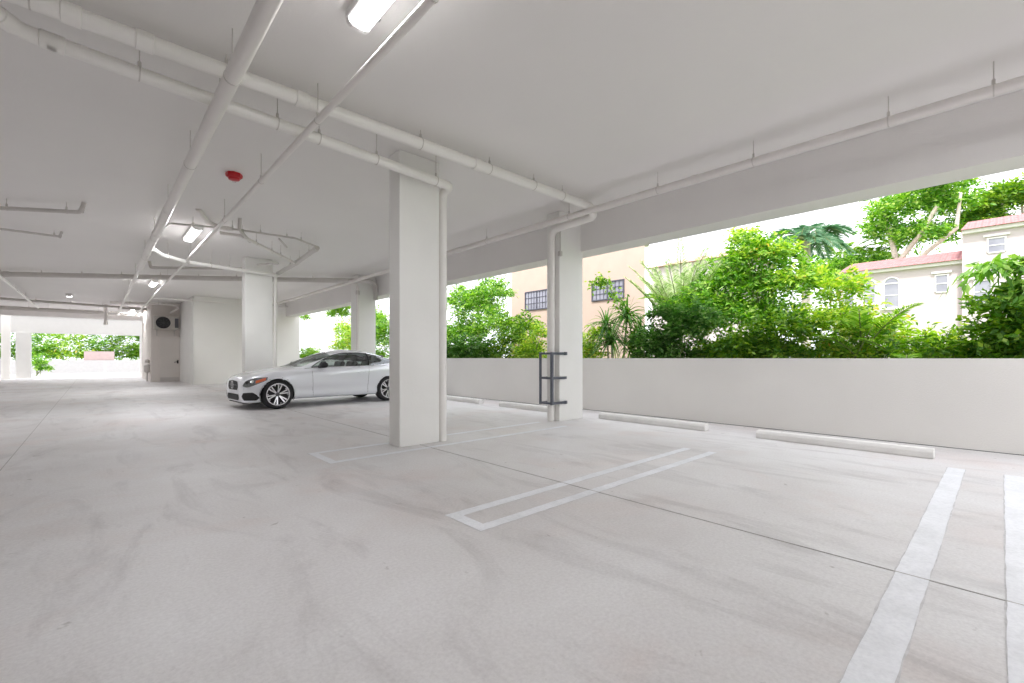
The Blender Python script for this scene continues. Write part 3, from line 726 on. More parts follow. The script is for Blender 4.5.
    mr.add(vs4, [(i*mm_*2+k, i*mm_*2+(k+1) % (mm_*2), (i+1)*mm_*2+(k+1) % (mm_*2), (i+1)*mm_*2+k) for i in range(nn_) for k in range(mm_*2)], True)
    mi = mr.build('side_mirror', M_black, car)
    mr = MB(); mr.box(-.47, -.40, min(sg*.80, sg*.90), max(sg*.80, sg*.90), .925, .965); mr.build('mirror_arm', M_black, mi, bevel=.01)
    patch('tail_light', M_red, 'side', C([(1.9, .86), (2.40, .78)]), C([(1.9, .88), (2.40, .90)]), 2.10, 2.40, (0, -sg, 0), .006, sgn=sg, n=10, m=4)
# grille, bumper mouth, star
gr = patch('grille', M_black, 'front', C([(-.38, .50), (-.31, .44), (.31, .44), (.38, .50)]), C([(-.38, .55), (-.35, .635), (0, .655), (.35, .635), (.38, .55)]), -.38, .38, (1, 0, 0), .008)
patch('lower_intake', M_black, 'front', C([(-.46, .26), (-.40, .21), (.40, .21), (.46, .26)]), C([(-.46, .28), (-.40, .35), (.40, .35), (.46, .28)]), -.46, .46, (1, 0, 0), .008)
for z in (.545, .56):
    b_ = MB(); pts = []
    for y in np.linspace(-.33, .33, 15):
        h_ = bodyT.ray_cast(Vector((-3, y, z)), Vector((1, 0, 0)))[0]; pts.append((h_.x-.014, y, z))
    b_.tube(pts, .006, 6); b_.build('grille_bar', M_dkgrey, gr)
hx = bodyT.ray_cast(Vector((-3, 0, .553)), Vector((1, 0, 0)))[0].x-.024
st = MB(); st.lathe([(.085+.007*math.cos(t*PI/3), .007*math.sin(t*PI/3)) for t in range(6)], (hx, 0, .553), 'x', 28, True)
for k in range(3):
    a = PI/2+2*PI*k/3; st.tube([(hx, 0, .553), (hx, .085*math.cos(a), .553+.085*math.sin(a))], [.013, .003], 6)
st.build('star_badge', M_chrome, gr)
b_ = MB(); b_.box(-2.05, -1.85, -.55, .55, .14, .16); b_.build('front_splitter', M_black, car, bevel=.006)
p_ = MB(); p_.tube([(2.44, -.26, .55), (2.44, .26, .55)], .05, 8); 
pl = boxo('number_plate', M_trimw, 2.455, 2.47, -.16, .16, .60, .72, parent=car)

# ------------------------------------------------------------------ vegetation
rng = np.random.default_rng(11)
Z0 = .10
def unit(a): return a/np.maximum(1e-9, np.linalg.norm(a, axis=1, keepdims=True))
def leafmesh(name, mat, base, dirs, nrm, ln, wd, parent, fold=.18):
    """one folded leaf (two triangles) per row, all in one foliage mesh"""
    n = len(base); d = unit(dirs); s_ = unit(np.cross(d, nrm)); up = np.cross(s_, d)
    ln = np.broadcast_to(ln, (n,))[:, None]; wd = np.broadcast_to(wd, (n,))[:, None]
    mid = base+d*ln*.45
    tip = base+d*ln-np.array([0, 0, 1])*ln*.12
    l_ = mid+s_*wd*.5+up*wd*fold; r_ = mid-s_*wd*.5+up*wd*fold
    v_ = np.stack([base, l_, tip, r_], 1).reshape(-1, 3)
    i0 = np.arange(n)*4
    f_ = np.stack([i0, i0+3, i0+2, i0, i0+2, i0+1], 1).reshape(-1, 3)
    me = bpy.data.meshes.new(name); me.vertices.add(len(v_)); me.vertices.foreach_set('co', v_.ravel())
    me.loops.add(f_.size); me.loops.foreach_set('vertex_index', f_.ravel().astype(np.int32))
    me.polygons.add(len(f_)); me.polygons.foreach_set('loop_start', np.arange(0, f_.size, 3, dtype=np.int32)); me.polygons.foreach_set('loop_total', np.full(len(f_), 3, dtype=np.int32))
    me.update(); me.validate(); me.materials.append(mat)
    o = bpy.data.objects.new(name, me); COL.objects.link(o); o.parent = parent
    return o
def sprays(blobs, nsp, per, sl, droop):
    """leafy shoots: each starts inside a blob and arcs outward, leaves along both sides"""
    vol = np.array([b[3]*b[4]*b[5] for b in blobs])**.75; cnt = np.maximum(3, (vol/vol.sum()*nsp).astype(int))
    B, D, N_ = [], [], []
    for (x, y, z, rx, ry, rz), c in zip(blobs, cnt):
        u = unit(rng.normal(size=(c, 3))); u[:, 2] = np.where(u[:, 2] < -.2, -u[:, 2]*.5, u[:, 2])
        rad = rng.uniform(.25, 1.0, (c, 1))**.6*.92
        p = np.array([x, y, z])+u*rad*np.array([rx, ry, rz])
        d = unit(u*.55+rng.normal(size=(c, 3))*.45+np.array([0, 0, .65])); L_ = sl*rng.uniform(.45, 1.35, (c, 1))
        p = p-d*L_*.35
        sd = unit(np.cross(d, np.array([0, 0, 1.])+rng.normal(size=(c, 3))*.4))
        for k in range(per):
            t = (k+.5)/per
            q = p+d*L_*t-np.array([0, 0, 1])*L_*droop*t*t
            tg = unit(d-np.array([0, 0, 1])*2*droop*t); sg_ = 1 if k % 2 else -1
            B.append(q+rng.normal(size=q.shape)*.012); D.append(unit(sd*sg_*(1-.5*t)+tg*(.45+.5*t)+rng.normal(size=q.shape)*.22-np.array([0, 0, .15]))); N_.append(unit(np.cross(sd, tg)*-1+rng.normal(size=q.shape)*.35))
    return np.concatenate(B), np.concatenate(D), np.concatenate(N_)
def shrub(name, root, blobs, mat, label, ntw=500, per=9, ln=.11, wd=.045, spread=.10, cat='shrub', stems=6, group='shrubs in the bed beyond the low wall', droop=.35, trunk=None, smat=None):
    o = empty(name, root); tag(o, label, cat, group)
    bl = [(b[0]-root[0], b[1]-root[1], b[2]-root[2], *b[3:]) for b in blobs]
    if root[2] == Z0: bl = bl+[(b[0], b[1], 1.0, b[3]*.8, b[4]*1.0, .42) for b in bl[:2]]
    if group == 'shrubs beyond the far exit' and root[1] > 45: bl = bl+[(0, 0, 1.5, bl[0][3]*1.3, .8, .9), (0, 0, 1.5, bl[0][3]*1.3, .8, .9)]
    P_, d, nr = sprays(bl, ntw, per, spread*4.2, droop)
    keep = (P_[:, 2] > 0) & ((P_[:, 0]+root[0] > 8.08) | (P_[:, 1]+root[1] > 36.5)); P_, d, nr = P_[keep], d[keep], nr[keep]
    leafmesh('foliage', mat, P_, d, nr, ln*rng.uniform(.65, 1.25, len(P_)), wd*rng.uniform(.7, 1.2, len(P_)), o)
    s_ = MB()
    for k in range(stems):
        b = bl[k % len(bl)]; tgt = Vector((b[0]+random.uniform(-.5, .5)*b[3], b[1]+random.uniform(-.5, .5)*b[4], b[2]+random.uniform(0, .6)*b[5]))
        r0 = trunk or .018
        a = Vector((random.uniform(-.1, .1), random.uniform(-.1, .1), 0)); md = (a+tgt)/2+Vector((random.uniform(-.1, .1), random.uniform(-.1, .1), .1*tgt.z))
        s_.tube([a, a.lerp(md, .5)+Vector((0, 0, .05)), md, md.lerp(tgt, .5), tgt], [r0, r0*.85, r0*.7, r0*.5, r0*.25], 6)
    s_.build('stem', smat or M_stem, o)
    return o
def frond(parent, mat, org, az, length, rise, droop, nl=34, ll=.32, lw=.028, flat=.5, name='frond'):
    """arching stalk with two rows of leaflets"""
    dirh = Vector((math.cos(az), math.sin(az), 0)); pts = []
    for i in range(13):
        t = i/12; pts.append(Vector(org)+dirh*length*(t*.95)*math.cos(rise*.6)+Vector((0, 0, length*(math.sin(rise)*t-droop*t*t))))
    st_ = MB(); st_.tube(pts, [.014*(1-.8*i/12)+.002 for i in range(13)], 5)
    o = st_.build(name, M_stem, parent)
    B, D, N_, Ls = [], [], [], []
    for i in range(nl):
        t = .18+.82*i/(nl-1); k = min(11, int(t*12)); p = pts[k].lerp(pts[k+1], t*12-k); tg = (pts[k+1]-pts[k]).normalized()
        side = tg.cross(Vector((0, 0, 1))).normalized(); upv = side.cross(tg)
        for s_ in (-1, 1):
            dd = (side*s_*1.0+tg*(.55+.5*t)+upv*(flat*.35)+Vector((random.uniform(-.12, .12),)*3)).normalized()
            B.append(p[:]); D.append(dd[:]); N_.append(upv[:]); Ls.append(ll*(math.sin(PI*min(1, t*.85+.1))**.6)*random.uniform(.85, 1.1))
    leafmesh('leaflets', mat, np.array(B), np.array(D), np.array(N_), np.array(Ls), lw, o, .1)
def palm(name, root, label, mat, n, length, rises, droop, trunk_h=0, trunk_r=.06, cat='palm', group=None, nl=34, ll=.32, lw=.03, azr=(0, 2*PI), ht=.1):
    o = empty(name, root); tag(o, label, cat, group)
    if trunk_h:
        t = MB(); t.tube([(0, 0, 0), (.05, .03, trunk_h*.5), (0, 0, trunk_h)], [trunk_r*1.2, trunk_r, trunk_r*.85], 10); t.build('trunk', M_bark, o)
    for k in range(n):
        az = azr[0]+(azr[1]-azr[0])*(k+.5*random.random())/n; rs = random.uniform(*rises)
        frond(o, mat, (random.uniform(-.06, .06), random.uniform(-.06, .06), trunk_h+random.uniform(0, ht)), az, length*random.uniform(.8, 1.1), rs, droop*random.uniform(.8, 1.2), nl, ll, lw)
    return o
def strappy(name, root, heads, label, mat, leaves=60, ln=.7, wd=.045, group=None):
    """cane plant with rosettes of long strap leaves"""
    o = empty(name, root); tag(o, label, 'shrub', group)
    for (x, y, z) in heads:
        c = MB(); c.tube([(x*.3, y*.3, 0), (x*.7, y*.7, z*.5), (x, y, z)], [.03, .025, .02], 7); h_ = c.build('cane', M_bark, o)
        vs, fs = [], []
        for k in range(leaves):
            az = random.uniform(0, 2*PI); el = random.uniform(-.1, 1.35); l_ = ln*random.uniform(.7, 1.1); d_ = Vector((math.cos(az), math.sin(az), 0)); sd = Vector((-d_.y, d_.x, 0)); p = Vector((x, y, z+random.uniform(-.12, .08)))
            o_ = len(vs); hv = math.sin(el); ch = math.cos(el)
            for i in range(6):
                t = i/5; q = p+d_*l_*ch*t+Vector((0, 0, l_*(hv*t-.55*t*t*(.4+ch)))); w_ = wd*(1-t)**.6*.5+.001
                vs += [q+sd*w_, q-Vector((0, 0, w_*.5)), q-sd*w_]
            for i in range(5):
                a = o_+i*3; fs += [(a, a+3, a+4, a+1), (a+1, a+4, a+5, a+2)]
        me = bpy.data.meshes.new('rosette'); me.from_pydata([v_[:] for v_ in vs], [], fs); me.materials.append(mat)
        r_ = bpy.data.objects.new('rosette', me); COL.objects.link(r_); r_.parent = h_
    return o
GB = 'shrubs in the bed beyond the low wall'
# left bay (between nearest column and guarded column)
shrub('leafy_shrub', (9.6, 12.4, Z0), [(9.6, 13.0, 1.8, .8, 1.2, 1.1), (9.5, 12.0, 2.7, .7, 1.0, .95), (9.5, 11.2, 3.1, .6, .75, .75), (9.3, 12.8, 3.0, .5, .7, .7), (9.2, 10.9, 2.0, .5, .9, .8)], G_bright,
      'tall bright green feathery shrub right of the nearest column', 1500, 10, .13, .045, .12, stems=10)
shrub('leafy_shrub', (8.9, 12.4, Z0), [(8.9, 12.3, 1.3, .5, 1.3, .6), (8.9, 11.0, 1.4, .4, .8, .5)], G_dark, 'dark green low shrub just over the wall right of nearest column', 450, 9, .12, .06, .1)
shrub('leafy_shrub', (9.0, 9.6, Z0), [(9.0, 9.7, 1.5, .5, .8, .8), (9.0, 9.1, 1.9, .4, .5, .55), (9.2, 10.2, 2.0, .4, .5, .5)], G_mid, 'mid green shrub just left of the guarded column', 500, 9, .11, .05, .1)
shrub('leafy_shrub', (8.6, 8.6, Z0), [(8.6, 8.7, 1.3, .35, .6, .5), (8.6, 8.2, 1.7, .3, .35, .4)], G_yel, 'yellow green shrub peeking out behind the guarded column', 260, 9, .10, .045, .09)
# right of the guarded column
shrub('leafy_shrub', (8.7, 6.9, Z0), [(8.7, 6.9, 1.3, .4, .5, .45), (8.7, 6.5, 1.6, .3, .35, .3)], G_yel, 'low yellow green shrub at the right edge of the guarded column', 240, 9, .09, .04, .08)
strappy('strap_leaf_plant', (8.75, 6.0, Z0), [(.0, .25, 1.75), (.1, -.25, 1.95), (-.15, .0, 1.4), (.1, -.6, 1.5)], 'strappy green cane plant with long narrow leaves near the guarded column', G_dark, 70, .75, .05, GB)
strappy('strap_leaf_plant', (8.75, 5.55, Z0), [(.0, .0, 1.25), (.05, -.45, 1.35)], 'drooping light strap leaves beside the dark strappy plant', G_palm, 45, .65, .04, GB)
sp = empty('climbing_spray', (8.75, 5.6, Z0)); tag(sp, 'arching leafy spray reaching up left in front of the peach house', 'shrub', GB)
t_ = MB(); arch = bend([(0, 0, 0), (0, -.1, 1.4), (.0, .25, 2.3), (0, .75, 2.85), (0, 1.1, 2.75)], .5, 8); t_.tube(arch, .009, 6); t_.build('stem', M_stem, sp)
ap = np.array([a[:] for a in arch if a.z > .9]); ap = np.repeat(ap, 16, 0)+rng.normal(size=(len(ap)*16, 3))*.075
leafmesh('foliage', G_mid, ap, rng.normal(size=ap.shape)+np.array([0, 0, -.4]), rng.normal(size=ap.shape)+np.array([0, 0, 1]), .10, .05, sp)
palm('areca_palm', (9.6, 4.85, Z0), 'feathery pale green palm rising beside the peach house corner', G_pale, 34, 1.7, (1.2, 1.56), .20, 1.45, .05, 'palm', 'palms in the bed beyond the low wall', 46, .22, .02, ht=.55)
palm('areca_palm', (9.9, 4.6, Z0), 'second feathery light green palm left of the big bright shrub', G_palm, 14, 1.8, (.8, 1.45), .42, 1.2, .05, 'palm', 'palms in the bed beyond the low wall', 40, .3, .026, ht=.5)
shrub('leafy_shrub', (8.55, 4.6, Z0), [(8.55, 4.9, 1.4, .35, .55, .5), (8.55, 4.3, 1.55, .35, .55, .6), (8.5, 3.9, 1.8, .3, .4, .45), (8.5, 4.6, 2.0, .3, .4, .35)], G_dark, 'dark glossy shrub just over the wall below the feathery palms', 700, 9, .095, .05, .08)
shrub('leafy_shrub', (9.6, 3.4, Z0), [(9.6, 3.5, 1.8, .7, 1.2, 1.0), (9.6, 3.8, 2.6, .6, .9, .7), (9.5, 3.2, 3.05, .55, .65, .55), (9.5, 2.7, 2.4, .5, .8, .7), (9.3, 4.2, 2.2, .5, .6, .6)], G_bright,
      'largest bright green shrub in the middle of the right bay', 1700, 10, .115, .042, .10, stems=12)
shrub('leafy_shrub', (9.5, 3.1, Z0), [(9.4, 3.45, 3.45, .3, .35, .28), (9.35, 3.3, 3.1, .3, .45, .30), (9.3, 2.8, 3.0, .3, .35, .3), (9.2, 2.5, 2.45, .25, .5, .3)], G_yel, 'golden leafed top shoots above the largest bright shrub', 420, 8, .10, .04, .09, stems=6)
shrub('leafy_shrub', (8.6, 2.9, Z0), [(8.6, 3.2, 1.3, .35, .9, .45), (8.6, 2.5, 1.5, .35, .6, .55)], G_mid, 'mid green low shrub just over the wall in front of largest shrub', 520, 9, .10, .045, .08)
strappy('spiky_plant', (10.4, 4.0, Z0), [(.0, .1, 3.0), (.2, -.1, 2.7)], 'spiky green rosette poking above the feathery palms', G_mid, 70, .7, .04, GB)
shrub('leafy_shrub', (9.0, 1.8, Z0), [(9.0, 2.0, 1.6, .45, .6, .7), (9.0, 1.8, 2.2, .35, .45, .45), (9.0, 1.4, 1.5, .35, .4, .5)], G_yel, 'yellow green shrub right of the largest bright shrub', 620, 9, .10, .04, .09)
palm('areca_palm', (8.9, .95, Z0), 'low spreading yellow green palm before the pink roofed villa', G_palm, 12, 1.05, (.6, 1.3), .42, .55, .04, 'palm', 'palms in the bed beyond the low wall', 30, .22, .024, ht=.35)
palm('areca_palm', (9.1, 1.5, Z0), 'arching yellow green palm left of the arched villa window', G_palm, 10, 1.1, (.7, 1.3), .40, .8, .04, 'palm', 'palms in the bed beyond the low wall', 30, .22, .024, ht=.4)
shrub('leafy_shrub', (8.7, .5, Z0), [(8.7, .8, 1.1, .3, .8, .28), (8.7, .3, 1.15, .3, .4, .35)], G_mid, 'sparse low sprigs along the wall top below the villa', 130, 8, .10, .04, .08)
shrub('leafy_shrub', (8.8, -.2, Z0), [(8.8, -.15, 1.4, .4, .5, .55), (8.8, -.6, 1.6, .4, .5, .7), (8.75, .1, 1.75, .3, .3, .25)], G_mid, 'leafy green bushy shrub at the right edge below the villa', 620, 9, .105, .055, .09)
shrub('leafy_shrub', (8.9, -.3, Z0), [(8.75, -.05, 2.35, .2, .42, .10), (8.8, -.45, 2.4, .25, .35, .16), (8.8, -.3, 2.05, .25, .35, .15)], G_palm, 'light drooping sprays hanging above the bushy right edge shrub', 260, 9, .18, .055, .10, droop=1.0, stems=8)
shrub('leafy_shrub', (9.3, 1.1, Z0), [(9.3, 1.2, 1.35, .3, .55, .4), (9.3, .6, 1.25, .3, .4, .3), (9.4, 1.6, 1.6, .3, .4, .35)], G_yel, 'loose yellow green shrub below the villa arched window', 300, 9, .11, .038, .09)
# beyond the left opening and core wall
for (x, y, rr, hh, mt, lb, nt_) in (
    (9.2, 18.8, .9, 3.6, G_bright, 'bright green tall shrub seen just left of the nearest column', 700),
    (9.4, 22.5, 1.0, 3.2, G_yel, 'yellow green shrub seen behind the car roof', 600),
    (9.0, 26.5, 1.1, 1.9, G_mid, 'green shrub low behind the car windshield', 300),
    (11.5, 25.5, .9, 4.3, G_yel, 'taller yellow green shrub behind the car roof shrub', 350),
    (9.3, 15.8, .9, 3.0, G_mid, 'green shrub behind the nearest column edge', 400)):
    shrub('leafy_shrub', (x, y, Z0), [(x, y, hh*.45, rr*.8, rr*1.2, hh*.42), (x, y+rr*.4, hh*.75, rr*.6, rr*.8, hh*.25), (x, y-rr*.5, hh*.6, rr*.6, rr*.7, hh*.3)], mt, lb, nt_, 9, .14, .05, .12)
shrub('background_tree', (14, 35.5, -.26), [(14, 35.2, 4.5, .9, 1.3, .75), (13.8, 34.2, 4.9, .8, .9, .5), (14, 42.7, 4.7, .4, .9, .45)], G_mid, 'hanging tree branch behind the beam left of the car column', 350, 9, .17, .07, .16, cat='tree', group='trees beyond', stems=3, trunk=.07, smat=M_bark)
# big trees behind the villa
GT = 'trees beyond the villa'
shrub('background_tree', (38, 4.2, -.26), [(38, 4.0, 10.6, 2.4, 2.3, 1.7), (37.5, 2.3, 11.5, 1.9, 1.5, 1.3), (38, 5.4, 9.3, 1.6, 1.3, 1.5), (38, 3.4, 8.6, 2.0, 1.8, 1.4), (38, 1.8, 10.2, 1.5, 1.0, 1.2)], G_bright,
      'large spreading green tree rising behind the low roof of the villa', 1000, 10, .30, .13, .30, cat='tree', group=GT, stems=0)
o = [q for q in COL.objects if q.get('label', '').startswith('large spreading')][0]
t_ = MB()
for br in ([(0, 0, 0), (-.3, .2, 5), (-.5, .4, 8)], [(-.4, .3, 6.5), (-.8, -1.2, 7.9), (-1.1, -2.4, 8.9), (-1.3, -2.6, 10.9)], [(-.5, .4, 7.8), (-.6, .7, 9.6), (-.4, 1.0, 11)], [(-.5, .3, 7.4), (-1.0, -.9, 9.0), (-1.2, -1.6, 10.4)]):
    t_.tube(br, [.28, .2, .13, .07][:len(br)] if br[0][2] == 0 else [.16, .13, .11, .07][:len(br)], 8)
t_.build('trunk', M_bark, o)
shrub('background_tree', (40, -1.2, -.26), [(40, -.3, 10.4, 2, 1.6, 1.1), (40, -2.2, 10.6, 2, 2.0, 1.3), (40, .9, 9.6, 1.6, 1.2, 1.0)], G_mid, 'green tree crown behind the tall roof of the villa', 900, 9, .30, .13, .28, cat='tree', group=GT, stems=4, trunk=.16, smat=M_bark)
t_ = MB(); t_.tube([(-.5, 2.6, 7.6), (-.9, 1.4, 8.7), (-1.3, -.4, 9.9), (-1.4, -1.2, 10.6)], [.22, .2, .14, .08], 8)
t_.build('branch', M_bark, [q for q in COL.objects if q.get('label', '').startswith('green tree crown behind the tall')][0])
shrub('background_tree', (38.5, 7.4, -.26), [(38.5, 7.2, 7.4, 1.5, 1.6, 1.0), (38.5, 8.8, 6.9, 1.4, 1.5, 1.2), (38.5, 5.8, 7.4, 1.4, 1.0, .8)], G_bright, 'low light green tree behind the left end of the villa', 600, 9, .26, .10, .24, cat='tree', group=GT, stems=4, trunk=.12, smat=M_bark)
palm('coconut_palm', (15.2, 3.85, -.26), 'dark drooping coconut palm crown above the largest bright shrub', G_blue, 22, 1.3, (.1, 1.3), .80, 4.75, .12, 'palm', None, 40, .42, .03)
palm('coconut_palm', (39, 7.7, -.26), 'small distant palm crown between the big trees', G_mid, 13, 3.0, (.1, 1.2), .6, 8.3, .14, 'palm', 'distant palms', 34, .6, .05)
palm('coconut_palm', (40, 6.1, -.26), 'small distant palm just left of the large spreading tree', G_mid, 12, 2.6, (.1, 1.2), .6, 8.3, .14, 'palm', 'distant palms', 34, .6, .05)
# vegetation beyond the far exit
GF = 'shrubs beyond the far exit'
for (x, y, rx, h_, mt, lb) in ((-3.2, 48.2, 1.3, 3.4, G_bright, 'leftmost bright bush beyond the far exit wall'), (-1.5, 48, 1.3, 3.9, G_yel, 'yellow green bush beyond the far exit, second from left'),
        (.1, 48.5, 1.2, 4.0, G_bright, 'tall green bush beyond the middle of the far exit'), (1.6, 48, 1.3, 3.6, G_mid, 'mid green bush beyond the right of the far exit'),
        (3.2, 48.5, 1.3, 3.8, G_mid, 'green bush beyond the far exit next to right pillar'), (-5.2, 48, 1.4, 4.0, G_mid, 'green bush beyond the leftmost far opening'), (-7.0, 48, 1.4, 4.2, G_bright, 'green bush farther left of the leftmost opening')):
    shrub('leafy_shrub', (x, y, -.26), [(x, y, h_*.5, rx, .8, h_*.42), (x+.4, y, h_*.8, rx*.7, .6, h_*.25), (x-.5, y+.2, h_*.7, rx*.6, .6, h_*.25)], mt, lb, 330, 8, .22, .09, .2, group=GF)
shrub('leafy_shrub', (-2.6, 40.6, -.0), [(-2.55, 40.6, .75, .35, .3, .6), (-2.3, 40.6, .4, .4, .3, .35)], G_bright, 'small bright bush standing inside the far exit at left', 160, 8, .13, .06, .1, group=GF)

# low wall, kerb and garden wall past the far exit
o = boxo('garden_wall', M_gwall, -9, 6.5, 46.0, 46.2, -.26, .93); tag(o, 'low white wall beyond the far exit', 'wall')
o = boxo('pink_garden_wall', M_pinkw, -.6, 1.1, 46.3, 46.5, -.26, 1.6); tag(o, 'pinkish taller wall piece behind the low white wall', 'wall')
o = MB(); o.tube([(.55, 43.5, 0), (.55, 43.5, .85)], .05, 8); o.lathe([(0, .0), (.18, 0), (.18, .04), (.05, .06), (0, .06)], (.55, 43.5, -.005), 'z', 12); o = o.build('bollard', M_pipeg); tag(o, 'thin grey bollard on the bright driveway', 'bollard')

# ------------------------------------------------------------------ houses
ph = empty('peach_house', (0, 0, 0)); tag(ph, 'peach stucco house with dark framed grid windows beyond the wall', 'house')
p_ = MB(); p_.prism([(14, 8.38), (14, 15.2), (22, 16), (22, 13.3)], -.3, 7.2); p_.build('walls', M_peach, ph)
def gridwin(parent, x, y0, y1, z0, z1, cols, rows, name='window'):
    g = MB(); t = .045
    g.box(x-.05, x+.02, y0-t, y0, z0-t, z1+t); g.box(x-.05, x+.02, y1, y1+t, z0-t, z1+t)
    g.box(x-.05, x+.02, y0, y1, z0-t, z0); g.box(x-.05, x+.02, y0, y1, z1, z1+t)
    g.box(x-.045, x, (y0+y1)/2-.025, (y0+y1)/2+.025, z0, z1)
    for i in range(1, cols): yy = y0+(y1-y0)*i/cols; g.box(x-.035, x, yy-.010, yy+.010, z0, z1)
    for i in range(1, rows): zz = z0+(z1-z0)*i/rows; g.box(x-.035, x, y0, y1, zz-.010, zz+.010)
    w_ = g.build(name, M_frame, parent); boxo('pane', M_hglass, x-.018, x-.004, y0, y1, z0, z1, parent=w_); return w_
gridwin(ph, 14, 9.25, 10.6, 3.30, 3.90, 8, 3); gridwin(ph, 14, 12.9, 14.25, 3.22, 3.96, 8, 3)
p_ = MB(); p_.prism([(13.8, 8.2), (13.8, 15.5), (22.3, 16.3), (22.3, 13.1)], 7.2, 7.45); p_.build('eave', M_trimw, ph)
p_ = MB(); p_.add([(13.7, 8.1, 7.45), (13.7, 15.6, 7.45), (22.4, 16.4, 7.45), (22.4, 13.0, 7.45), (18, 12, 8.8), (18, 13.8, 8.8)], [(0, 4, 5, 1), (1, 5, 2), (2, 5, 4, 3), (3, 4, 0), (0, 1, 2, 3)]); p_.build('roof', M_tile2, ph)

vh = empty('villa', (0, 0, 0)); tag(vh, 'large pale villa with faded pink tiled roofs at the right', 'house')
boxo('wall', M_villa, 30, 35.6, 1.25, 5.95, -.3, 5.55, parent=vh); boxo('wall', M_villa, 29.6, 35.6, -9, 1.25, -.3, 6.85, parent=vh)
def roof(x0, x1, y0, y1, ze, zr, ov=.35):
    e = MB(); e.box(x0-ov*.6, x1+ov*.6, y0-ov*.3, y1+ov*.3, ze-.16, ze); e.build('cornice', M_trimw, vh)
    r_ = MB(); xm0, xm1 = x0+2.6, x1-2.6
    v_ = [(x0-ov, y0-ov*.4, ze), (x0-ov, y1+ov*.4, ze), (xm0, y0, zr), (xm0, y1, zr), (xm1, y0, zr), (xm1, y1, zr), (x1+ov, y0-ov*.4, ze), (x1+ov, y1+ov*.4, ze)]
    r_.add(v_, [(0, 2, 3, 1), (2, 4, 5, 3), (4, 6, 7, 5), (0, 6, 4, 2), (1, 3, 5, 7), (0, 1, 7, 6)]); r_.build('roof', M_tile, vh)
roof(30, 35.6, 1.25, 5.95, 5.70, 6.60); roof(29.6, 35.6, -9, 1.15, 6.98, 7.92)
def vwin(x, y0, y1, z0, z1, arch=False, trim=True):
    g = MB()
    if trim: g.box(x-.10, x, y0-.16, y1+.16, z1+.10 if not arch else z0-.12, z1+.20 if not arch else z0-.04)
    g.box(x-.05, x, y0-.05, y0, z0, z1); g.box(x-.05, x, y1, y1+.05, z0, z1); g.box(x-.05, x, y0, y1, z0-.05, z0)
    if not arch: g.box(x-.05, x, y0-.05, y1+.05, z1, z1+.05)
    g.box(x-.04, x, y0, y1, (z0+z1)/2-.02, (z0+z1)/2+.02)
    if arch: g.box(x-.04, x, y0, y1, z1-.03, z1+.03)
    w_ = g.build('window', M_trimw, vh)
    boxo('pane', M_hglass, x-.02, x-.004, y0, y1, z0, z1, parent=w_)
    if arch:
        c_ = (y0+y1)/2; r_ = (y1-y0)/2; q = MB()
        pts = [(c_+r_*math.cos(PI*k/12), z1+r_*math.sin(PI*k/12)) for k in range(13)]
        tf = Matrix(((0, 0, 1, 0), (1, 0, 0, 0), (0, 1, 0, 0), (0, 0, 0, 1)))
        q.prism(pts, x-.03, x-.004, tf); q.build('fanlight', M_hglass, w_)
        q = MB(); q.tube([(x-.03, c_+(r_+.03)*math.cos(PI*k/12), z1+(r_+.03)*math.sin(PI*k/12)) for k in range(13)], .04, 6); q.build('arch_trim', M_trimw, w_)
vwin(30, 3.56, 4.11, 3.7, 4.92, True); vwin(30, 4.5, 4.96, 4.0, 4.95, True); vwin(30, 5.4, 5.8, 4.0, 4.95, True)
vwin(30, 1.77, 2.16, 4.3, 5.08); vwin(30, 3.5, 4.05, 1.3, 2.1)
vwin(29.6, -.09, .41, 5.85, 6.45); vwin(29.6, .34, .84, 3.62, 4.6); vwin(29.6, -.45, .0, 3.3, 4.2)

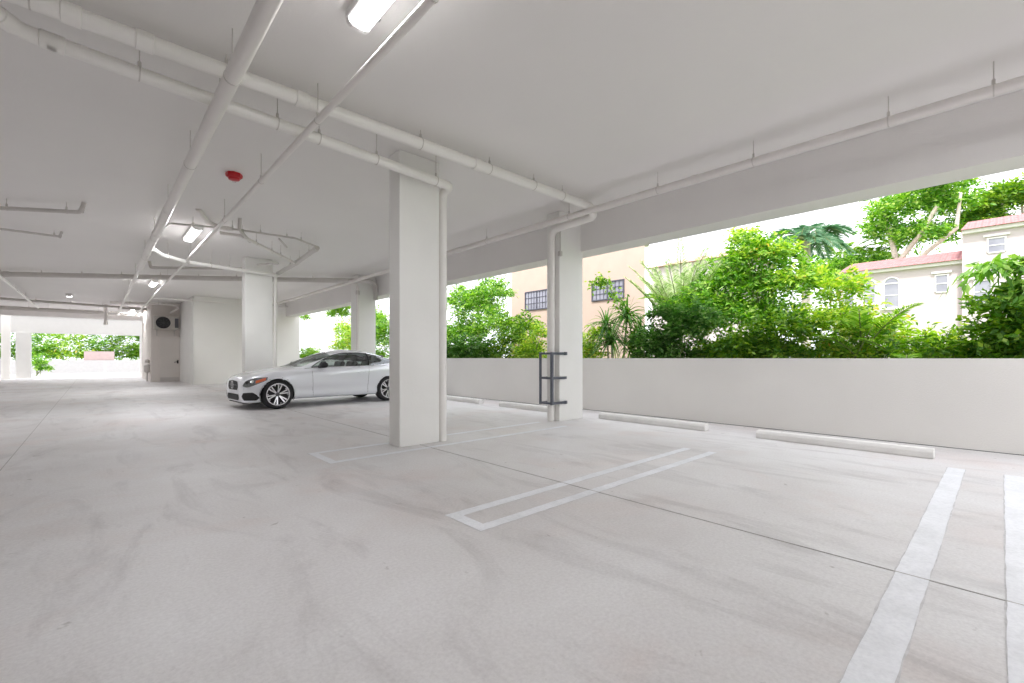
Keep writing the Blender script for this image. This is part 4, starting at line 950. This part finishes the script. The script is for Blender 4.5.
fh = empty('distant_house', (35, 15, 0)); tag(fh, 'distant house with brown roof barely visible above the palms', 'house')
boxo('walls', M_villa, -3, 3, -3.2, 3.6, -.3, 8.1, parent=fh)
p_ = MB(); p_.add([(-3.3, -3.5, 8.1), (-3.3, 3.9, 8.1), (3.3, 3.9, 8.1), (3.3, -3.5, 8.1), (0, -1, 9.1), (0, 1.6, 9.1)], [(0, 4, 5, 1), (1, 5, 2), (2, 5, 4, 3), (3, 4, 0), (0, 1, 2, 3)]); p_.build('roof', M_tile2, fh)

# ------------------------------------------------------------------ light, sky, camera
w = bpy.data.worlds.new('sky'); sc.world = w; w.use_nodes = True; nt = w.node_tree
bg = nt.nodes['Background']
tc = nt.nodes.new('ShaderNodeTexCoord'); n = nt.nodes.new('ShaderNodeTexNoise'); n.inputs['Scale'].default_value = 2.2; n.inputs['Detail'].default_value = 5
r = nt.nodes.new('ShaderNodeValToRGB'); r.color_ramp.elements[0].position = .35; r.color_ramp.elements[0].color = (.90, .93, 1, 1); r.color_ramp.elements[1].position = .65; r.color_ramp.elements[1].color = (.97, .965, 1, 1)
nt.links.new(tc.outputs['Generated'], n.inputs['Vector']); nt.links.new(n.outputs['Fac'], r.inputs['Fac']); nt.links.new(r.outputs['Color'], bg.inputs['Color'])
bg.inputs['Strength'].default_value = 1.0
sun = bpy.data.lights.new('sun', 'SUN'); sun.energy = 1.9; sun.angle = math.radians(6); sun.color = (1, .97, .93)
so = bpy.data.objects.new('sun', sun); COL.objects.link(so)
sd = Vector((.50, .22, -.84)).normalized(); so.rotation_euler = sd.to_track_quat('-Z', 'Y').to_euler()

cd = bpy.data.cameras.new('camera'); cam = bpy.data.objects.new('camera', cd); COL.objects.link(cam); sc.camera = cam
cd.sensor_width = 36; cd.lens = 452/1024*36; cd.shift_y = 16.5/1024; cd.clip_end = 400; cd.clip_start = .05
cam.location = (0, 0, 1.10); cam.rotation_euler = (PI/2, 0, -math.radians(42.7))

sc.view_settings.view_transform = 'Standard'; sc.view_settings.look = 'None'; sc.view_settings.gamma = 1; sc.view_settings.use_curve_mapping = False
sc.view_settings.exposure = 1.3
sc.cycles.use_denoising = True; sc.cycles.max_bounces = 10; sc.cycles.diffuse_bounces = 7; sc.cycles.transparent_max_bounces = 16
sc.cycles.sample_clamp_indirect = 8
